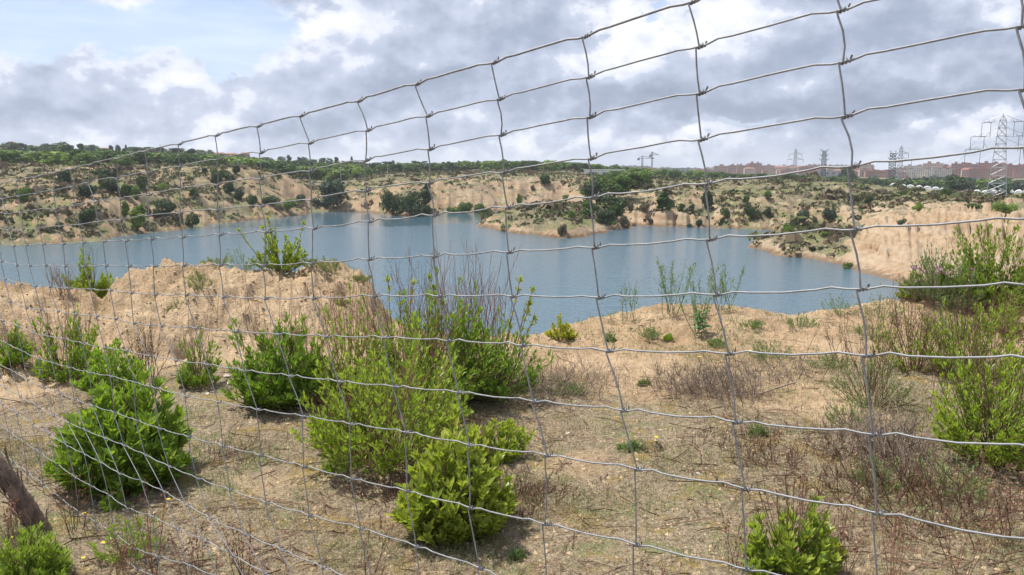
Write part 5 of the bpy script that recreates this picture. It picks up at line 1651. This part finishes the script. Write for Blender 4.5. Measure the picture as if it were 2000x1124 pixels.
# px from, to, top row, range, which prototypes
for (a_, b_, top, rr, ks, cnt) in ((1150, 1420, 327, 1500, (4, 3, 2), 9), (1415, 1500, 318, 1350, (0, 0, 2), 4), (1430, 1700, 322, 1600, (3, 0, 5), 14), (1500, 1660, 326, 1250, (0, 3, 2), 8), (1590, 1700, 320, 1900, (4, 3, 4), 6),
                                   (1665, 1780, 329, 1150, (0, 2, 0), 6), (1760, 1860, 322, 1500, (3, 5, 4), 6), (1820, 1950, 318, 1250, (1, 0, 1), 8), (1815, 1960, 326, 1050, (0, 2, 2), 7), (1958, 2100, 322, 1200, (1, 0, 2), 7), (1640, 1800, 333, 1000, (2, 3, 5), 7),
                                   (1200, 1400, 331, 1250, (3, 4, 2), 7)):
    cnt = int(cnt * 1.7)
    for i in range(cnt):
        px = a_ + (b_ - a_) * (i + rt_.uniform(.1, .9)) / cnt
        k = (ks[rt_.randint(3)] if rt_.uniform() < .72 else rt_.choice([3, 4, 5]))
        p, az = place(px, rr * rt_.uniform(.94, 1.06))
        ht = CAMZ + rr * elv(px, top + rt_.choice([0, 1, 2, 4, 5, 8, 10])) - p[2]
        hb = (4.8, 6, 4, 5, 6, 5)[k] * 3.0 + 2
        town.append((px, k, p, az, ht / hb))
seg = lambda px: 'left end of the town' if px < 1400 else ('left middle of the town' if px < 1560 else ('middle of the town' if px < 1720 else ('right middle of the town' if px < 1850 else 'right end of the town')))
for (px, k, p, az, sc) in town:
    root = PB[k] if first[k] else copy_tree(PB[k], (0, 0, 0))
    first[k] = False
    root.location = tuple(p); root.rotation_euler = (0, 0, -az + rt_.uniform(-.35, .35)); root.scale = (rt_.uniform(.4, .75), .6, max(sc, .5))
    tag(root, '%s in the %s' % (KN[k], seg(px)), 'building', '%ss in the %s' % (KN[k], seg(px)))
for k in range(6):
    if first[k]: bpy.data.objects.remove(PB[k])

# white hall left of the town, chimney-like tower, long grey hall
def hall(px, top, base, wpx, rr, label, m='white', name='warehouse'):
    p, az = place(px, rr); dep = psize(p, 1); h = CAMZ + rr * elv(px, top) - p[2]; w = wpx * dep
    root = empty(name, tuple(p), -az); tag(root, label, 'building')
    V, Fq = boxes([(0, 0, h / 2 - 1, w, 12, h + 2)]); mesh_np('wall', V, Fq, [M[m]], parent=root)
    V, Fq = boxes([(0, 0, h + .2, w + .8, 12.8, .4)]); mesh_np('roof', V, Fq, [M['roofgrey' if m != 'white' else 'white']], parent=root)
    V, Fq = boxes([(q, -6.05, h * .55, 2.4, .2, h * .25) for q in np.arange(-w / 2 + 3, w / 2 - 2, 6.0)]); mesh_np('windows', V, Fq, [M['glass']], parent=root)


hall(1180, 333, 340, 76, 345, 'low white hall left of the tree group on the plateau')
hall(840, 320, 326, 100, 620, 'long grey roofed hall on the skyline left of centre', 'roofgrey')
hall(1318, 329, 334, 60, 1150, 'long grey industrial building left of the red blocks', 'roofgrey')
hall(1265, 328, 334, 18, 1000, 'small red hall below the cranes', 'brick')
hall(1622, 334, 340, 44, 900, 'pale grey low hall between the pylons', 'roofgrey')
# low houses on the left hill
for (px, top, wpx, rr, m, lb) in ((28, 277, 12, 640, 'brickpale', 'house with a reddish roof between the trees at the far left'), (205, 289, 24, 600, 'brickpale', 'wide pinkish house on the left hill crest'), (282, 289, 20, 600, 'render', 'house with a clay roof right of the pinkish one'),
                                  (338, 296, 9, 560, 'render', 'small white house before the poplars'), (430, 298, 26, 720, 'brickpale', 'pink house on the skyline above the ridge'), (455, 299, 24, 740, 'render', 'pale house on the skyline right of the pink one'),
                                  (480, 298, 18, 730, 'brick', 'reddish house at the right end of the hill houses'), (90, 304, 14, 330, 'white', 'white shed in the field below the hill trees')):
    p, az = place(px, rr); dep = psize(p, 1); h = max(CAMZ + rr * elv(px, top) - p[2], 3.0); w = wpx * dep; d = w * .6
    root = empty('house', tuple(p), -az); tag(root, lb, 'house')
    V, Fq = boxes([(0, 0, h * .4 - .5, w, d, h * .8 + 1)]); mesh_np('wall', V, Fq, [M[m]], parent=root)
    V = np.array([(-w / 2 - .4, -d / 2 - .4, h * .8), (w / 2 + .4, -d / 2 - .4, h * .8), (w / 2 + .4, d / 2 + .4, h * .8), (-w / 2 - .4, d / 2 + .4, h * .8), (-w / 2 + d * .3, 0, h), (w / 2 - d * .3, 0, h)])
    me = bpy.data.meshes.new('roof'); me.from_pydata(V.tolist(), [], [(0, 1, 5, 4), (1, 2, 5), (2, 3, 4, 5), (3, 0, 4), (3, 2, 1, 0)]); me.materials.append(M['roofred' if m != 'white' else 'white'])
    o = bpy.data.objects.new('roof', me); col.objects.link(o); o.parent = root
    bs = [(q, -d / 2 - .02, hh, w * .09, .12, min(1.4, h * .16)) for q in np.linspace(-w * .36, w * .36, 5) for hh in ((h * .25, h * .55) if h > 6 else (h * .4,))]
    V, Fq = boxes(bs); mesh_np('windows', V, Fq, [M['glass']], parent=root)

# white growing tunnels at the right
tun = None
for i, px in enumerate(np.linspace(1748, 2010, 17)):
    top = 360 + (px - 1748) * .085
    rr = 400 - (px - 1748) * .35
    p, az = place(px, rr); p[2] = max(p[2], CAMZ + rr * elv(px, top) - 2.2); dep = psize(p, 1)
    w, d, h = 16.6 * dep, 12.0, 2.5
    if tun is None:
        a = np.linspace(0, math.pi, 9)
        prof = np.stack([-np.cos(a) * .5, np.sin(a) ** .7], 1)
        V = np.array([(q[0], y_, q[1]) for y_ in (-.5, .5) for q in prof]); n_ = len(prof)
        Fq = [(j, j + 1, n_ + j + 1, n_ + j) for j in range(n_ - 1)]
        me = bpy.data.meshes.new('growing_tunnel'); me.from_pydata(V.tolist(), [], Fq + [tuple(range(n_))[::-1], tuple(range(n_, 2 * n_))]); me.materials.append(M['white'])
        tun = me
    o = bpy.data.objects.new('growing_tunnel', tun); col.objects.link(o)
    o.location = tuple(p); o.rotation_euler = (0, 0, -az); o.scale = (w, d, h)
    tag(o, 'white arched growing tunnel in the row behind the dry right slope', 'greenhouse', 'white growing tunnels at the right')


def bar_list(segs, rad, sides=4):
    return tubes([np.array(s_, float) for s_ in segs], [rad] * len(segs), sides)


def pylon(px, top, base, rr, label, arms, wbase, wtop, m='steel', horns=False, rad=None, yaw=0.0):
    p, az = place(px, rr); dep = psize(p, 1)
    zb = CAMZ + rr * elv(px, base); p[2] = min(p[2], zb) if base else p[2]
    H = CAMZ + rr * elv(px, top) - p[2]
    rad = rad or .16
    root = empty('power_pylon', tuple(p), -az + yaw); tag(root, label, 'pylon')
    ztop = H * .93
    wf = lambda z: wbase + (wtop - wbase) * min(1, (z / ztop)) ** .8
    seg_ = []
    lv = list(np.linspace(0, ztop, 12))
    for sx in (-1, 1):
        for sy in (-1, 1):
            for a_, b_ in zip(lv[:-1], lv[1:]):
                seg_.append([(sx * wf(a_) / 2, sy * wf(a_) / 2, a_), (sx * wf(b_) / 2, sy * wf(b_) / 2, b_)])
    for a_, b_ in zip(lv[:-1], lv[1:]):
        for s in (-1, 1):
            seg_.append([(-wf(a_) / 2, s * wf(a_) / 2, a_), (wf(b_) / 2, s * wf(b_) / 2, b_)]); seg_.append([(wf(a_) / 2, s * wf(a_) / 2, a_), (-wf(b_) / 2, s * wf(b_) / 2, b_)])
            seg_.append([(s * wf(a_) / 2, -wf(a_) / 2, a_), (s * wf(b_) / 2, wf(b_) / 2, b_)])
            seg_.append([(-wf(b_) / 2, s * wf(b_) / 2, b_), (wf(b_) / 2, s * wf(b_) / 2, b_)])
    if not horns:
        seg_.append([(0, 0, ztop * .96), (0, 0, H)]); seg_.append([(wtop / 2, 0, ztop), (0, 0, H * .98)]); seg_.append([(-wtop / 2, 0, ztop), (0, 0, H * .98)])
    V, Fq = bar_list(seg_, rad); mesh_np('tower', V, Fq, [M[m]], parent=root)
    for (zf, half) in arms:
        z = H * zf; L = half * dep
        for s in (-1, 1):
            w = wf(z) / 2
            if horns:
                sg = [[(s * w, 0, z), (s * L * .6, 0, z + .2), (s * L, 0, z + L * .55)], [(s * w, 0, z + L * .5), (s * L * .6, 0, z + .4), (s * L, 0, z + L * .55)]]
            else:
                sg = [[(s * w, -w, z), (s * L * .5, 0, z), (s * L, 0, z)], [(s * w, w, z), (s * L * .5, 0, z + .1), (s * L, 0, z)], [(s * w, 0, z + L * .22 + .6), (s * L * .5, 0, z + L * .11 + .3), (s * L, 0, z)]]
                for q in (.35, .6, .8):
                    sg.append([(s * L * q, 0, z), (s * L * (q + .08), 0, z + (L * .22 + .6) * (1 - q) * .8), (s * L * (q + .15), 0, z)])
            V, Fq = bar_list(sg, rad * .8); mesh_np('cross_arm', V, Fq, [M[m]], parent=root)
            if not horns:
                V, Fq = bar_list([[(s * L * .98, 0, z), (s * L * .98, 0, z - 1.6), (s * L * .98, 0, z - 3.2)]] + ([[(s * L * .55, 0, z), (s * L * .55, 0, z - 1.6), (s * L * .55, 0, z - 3.2)]] if half > 30 else []), rad * .8)
                mesh_np('insulator', V, Fq, [M['steeldark']], parent=root)
    return p, H, az


P1 = pylon(1950, 222, 404, 200, 'large lattice power pylon with three long arms at the right edge', ((.905, 35), (.755, 52), (.62, 60)), 4.4, 1.2, rad=.055)
P2 = pylon(1757, 284, 360, 520, 'slim pale pylon right of the dark horned one', ((.80, 14), (.62, 20)), 4.5, 1.6, rad=.13)
P3 = pylon(1552, 290, 345, 800, 'small pale pylon above the middle of the town', ((.80, 12), (.62, 15)), 5.5, 2.0, rad=.17)
pylon(1742, 295, 350, 500, 'dark horned pylon touching the slim pale one', ((.62, 8), (.74, 9), (.86, 7), (.95, 6)), 4.2, 2.8, m='steeldark', horns=True, rad=.15)
pylon(1608, 291, 350, 520, 'dark horned pylon standing alone over the town', ((.62, 9), (.76, 8), (.92, 8)), 3.4, 2.0, m='steeldark', horns=True, rad=.17)
# conductors between the big pylon and the slim one
w0 = P1[0]; w1 = P2[0]
for zf, hp in ((.905, 35), (.755, 52), (.62, 60)):
    for s in (-1, 1):
        L0 = hp * psize(w0, 1); L1 = 17 * psize(w1, 1)
        a_ = w0 + np.array([math.cos(P1[2]) * s * L0, -math.sin(P1[2]) * s * L0, P1[1] * zf - 3.2]); b_ = w1 + np.array([math.cos(P2[2]) * s * L1, -math.sin(P2[2]) * s * L1, P2[1] * (.80 if zf > .8 else .62) - 3.2])
        t = np.linspace(0, 1, 26)[:, None]; Pq = a_ * (1 - t) + b_ * t; Pq[:, 2] -= 9 * (4 * t[:, 0] * (1 - t[:, 0]))
        V, Fq = tubes([Pq - a_], [.022], 3)
        o = mesh_np('power_line', V, Fq, [M['steeldark']]); o.location = tuple(a_)
        tag(o, 'thin power line sagging from the large pylon to the slim pale one', 'power line', 'power lines at the right')


def crane(px, top, base, rr, label, jib=True):
    p, az = place(px, rr); dep = psize(p, 1); H = CAMZ + rr * elv(px, top) - p[2]
    root = empty('tower_crane', tuple(p), -az); tag(root, label, 'crane')
    w = 1.6; seg_ = []
    lv = np.linspace(0, H, 14)
    for a_, b_ in zip(lv[:-1], lv[1:]):
        for sx in (-1, 1):
            for sy in (-1, 1):
                seg_.append([(sx * w / 2, sy * w / 2, a_), (sx * w / 2, sy * w / 2, b_)])
            seg_.append([(-w / 2, sx * w / 2, a_), (w / 2, sx * w / 2, b_)])
    V, Fq = bar_list(seg_, .28); mesh_np('mast', V, Fq, [M['steeldark']], parent=root)
    z = H * .86; L = 24 * dep * (1 if jib else .5)
    V, Fq = bar_list([[(-L * .35, 0, z), (0, 0, z), (L, 0, z)], [(0, 0, H), (L * .5, 0, z + 1.5), (L, 0, z)], [(0, 0, H), (-L * .2, 0, z + 1.5), (-L * .35, 0, z)]], .3); mesh_np('jib', V, Fq, [M['steeldark']], parent=root)
    V, Fq = boxes([(-L * .3, 0, z - 1.2, 3, 1.5, 2.2)]); mesh_np('counterweight', V, Fq, [M['steeldark']], parent=root)


crane(1254, 305, 332, 1000, 'tower crane with a long jib left of the taller crane')
crane(1273, 297, 332, 1000, 'taller slim tower crane at the left of the town', False)
# bare poles on the plateau
for (px, top, base, rr, lb) in ((232, 283, 305, 420, 'thin pole over the trees of the left hill'), (466, 311, 346, 262, 'white pole on the bare ridge face'), (665, 318, 350, 300, 'pale pole behind the tall blue green tree'), (757, 318, 345, 310, 'pale pole at the light field left of centre'),
                                (1116, 310, 330, 520, 'short mast on the skyline near the centre'), (1404, 325, 345, 420, 'pale pole in the trees before the town'), (316, 283, 308, 470, 'thin pole on the hill above the poplars')):
    p, az = place(px, rr); H = CAMZ + rr * elv(px, top) - p[2]; root = empty('pole', tuple(p), -az); tag(root, lb, 'pole', 'bare poles on the plateau')
    V, Fq = tubes([np.array([[0, 0, -1], [0, 0, H * .5], [0, 0, H]])], [np.array([.16, .13, .09])], 6); mesh_np('shaft', V, Fq, [M['steel']], parent=root)
    V, Fq = boxes([(0, 0, H, 1.1, .2, .12)]); mesh_np('head', V, Fq, [M['steel']], parent=root)

# ---------------------------------------------------------------- the air
me = bpy.data.meshes.new('haze')
x0, x1, y0, y1, z0, z1 = -4600, 4600, -4600, 4600, -17.0, 60.0
me.from_pydata([(x0, y0, z0), (x1, y0, z0), (x1, y1, z0), (x0, y1, z0), (x0, y0, z1), (x1, y0, z1), (x1, y1, z1), (x0, y1, z1)], [],
               [(0, 3, 2, 1), (4, 5, 6, 7), (0, 1, 5, 4), (1, 2, 6, 5), (2, 3, 7, 6), (3, 0, 4, 7)])
hz, g, out = mat('haze_air')
pv = g.node('ShaderNodeVolumePrincipled')
pv.inputs['Color'].default_value = (.90, .94, 1, 1)
pv.inputs['Density'].default_value = 0.00019
pv.inputs['Anisotropy'].default_value = 0.2
g.l.new(pv.outputs[0], out.inputs['Volume'])
me.materials.append(hz)
o = bpy.data.objects.new('haze', me); col.objects.link(o)
tag(o, kind='stuff')
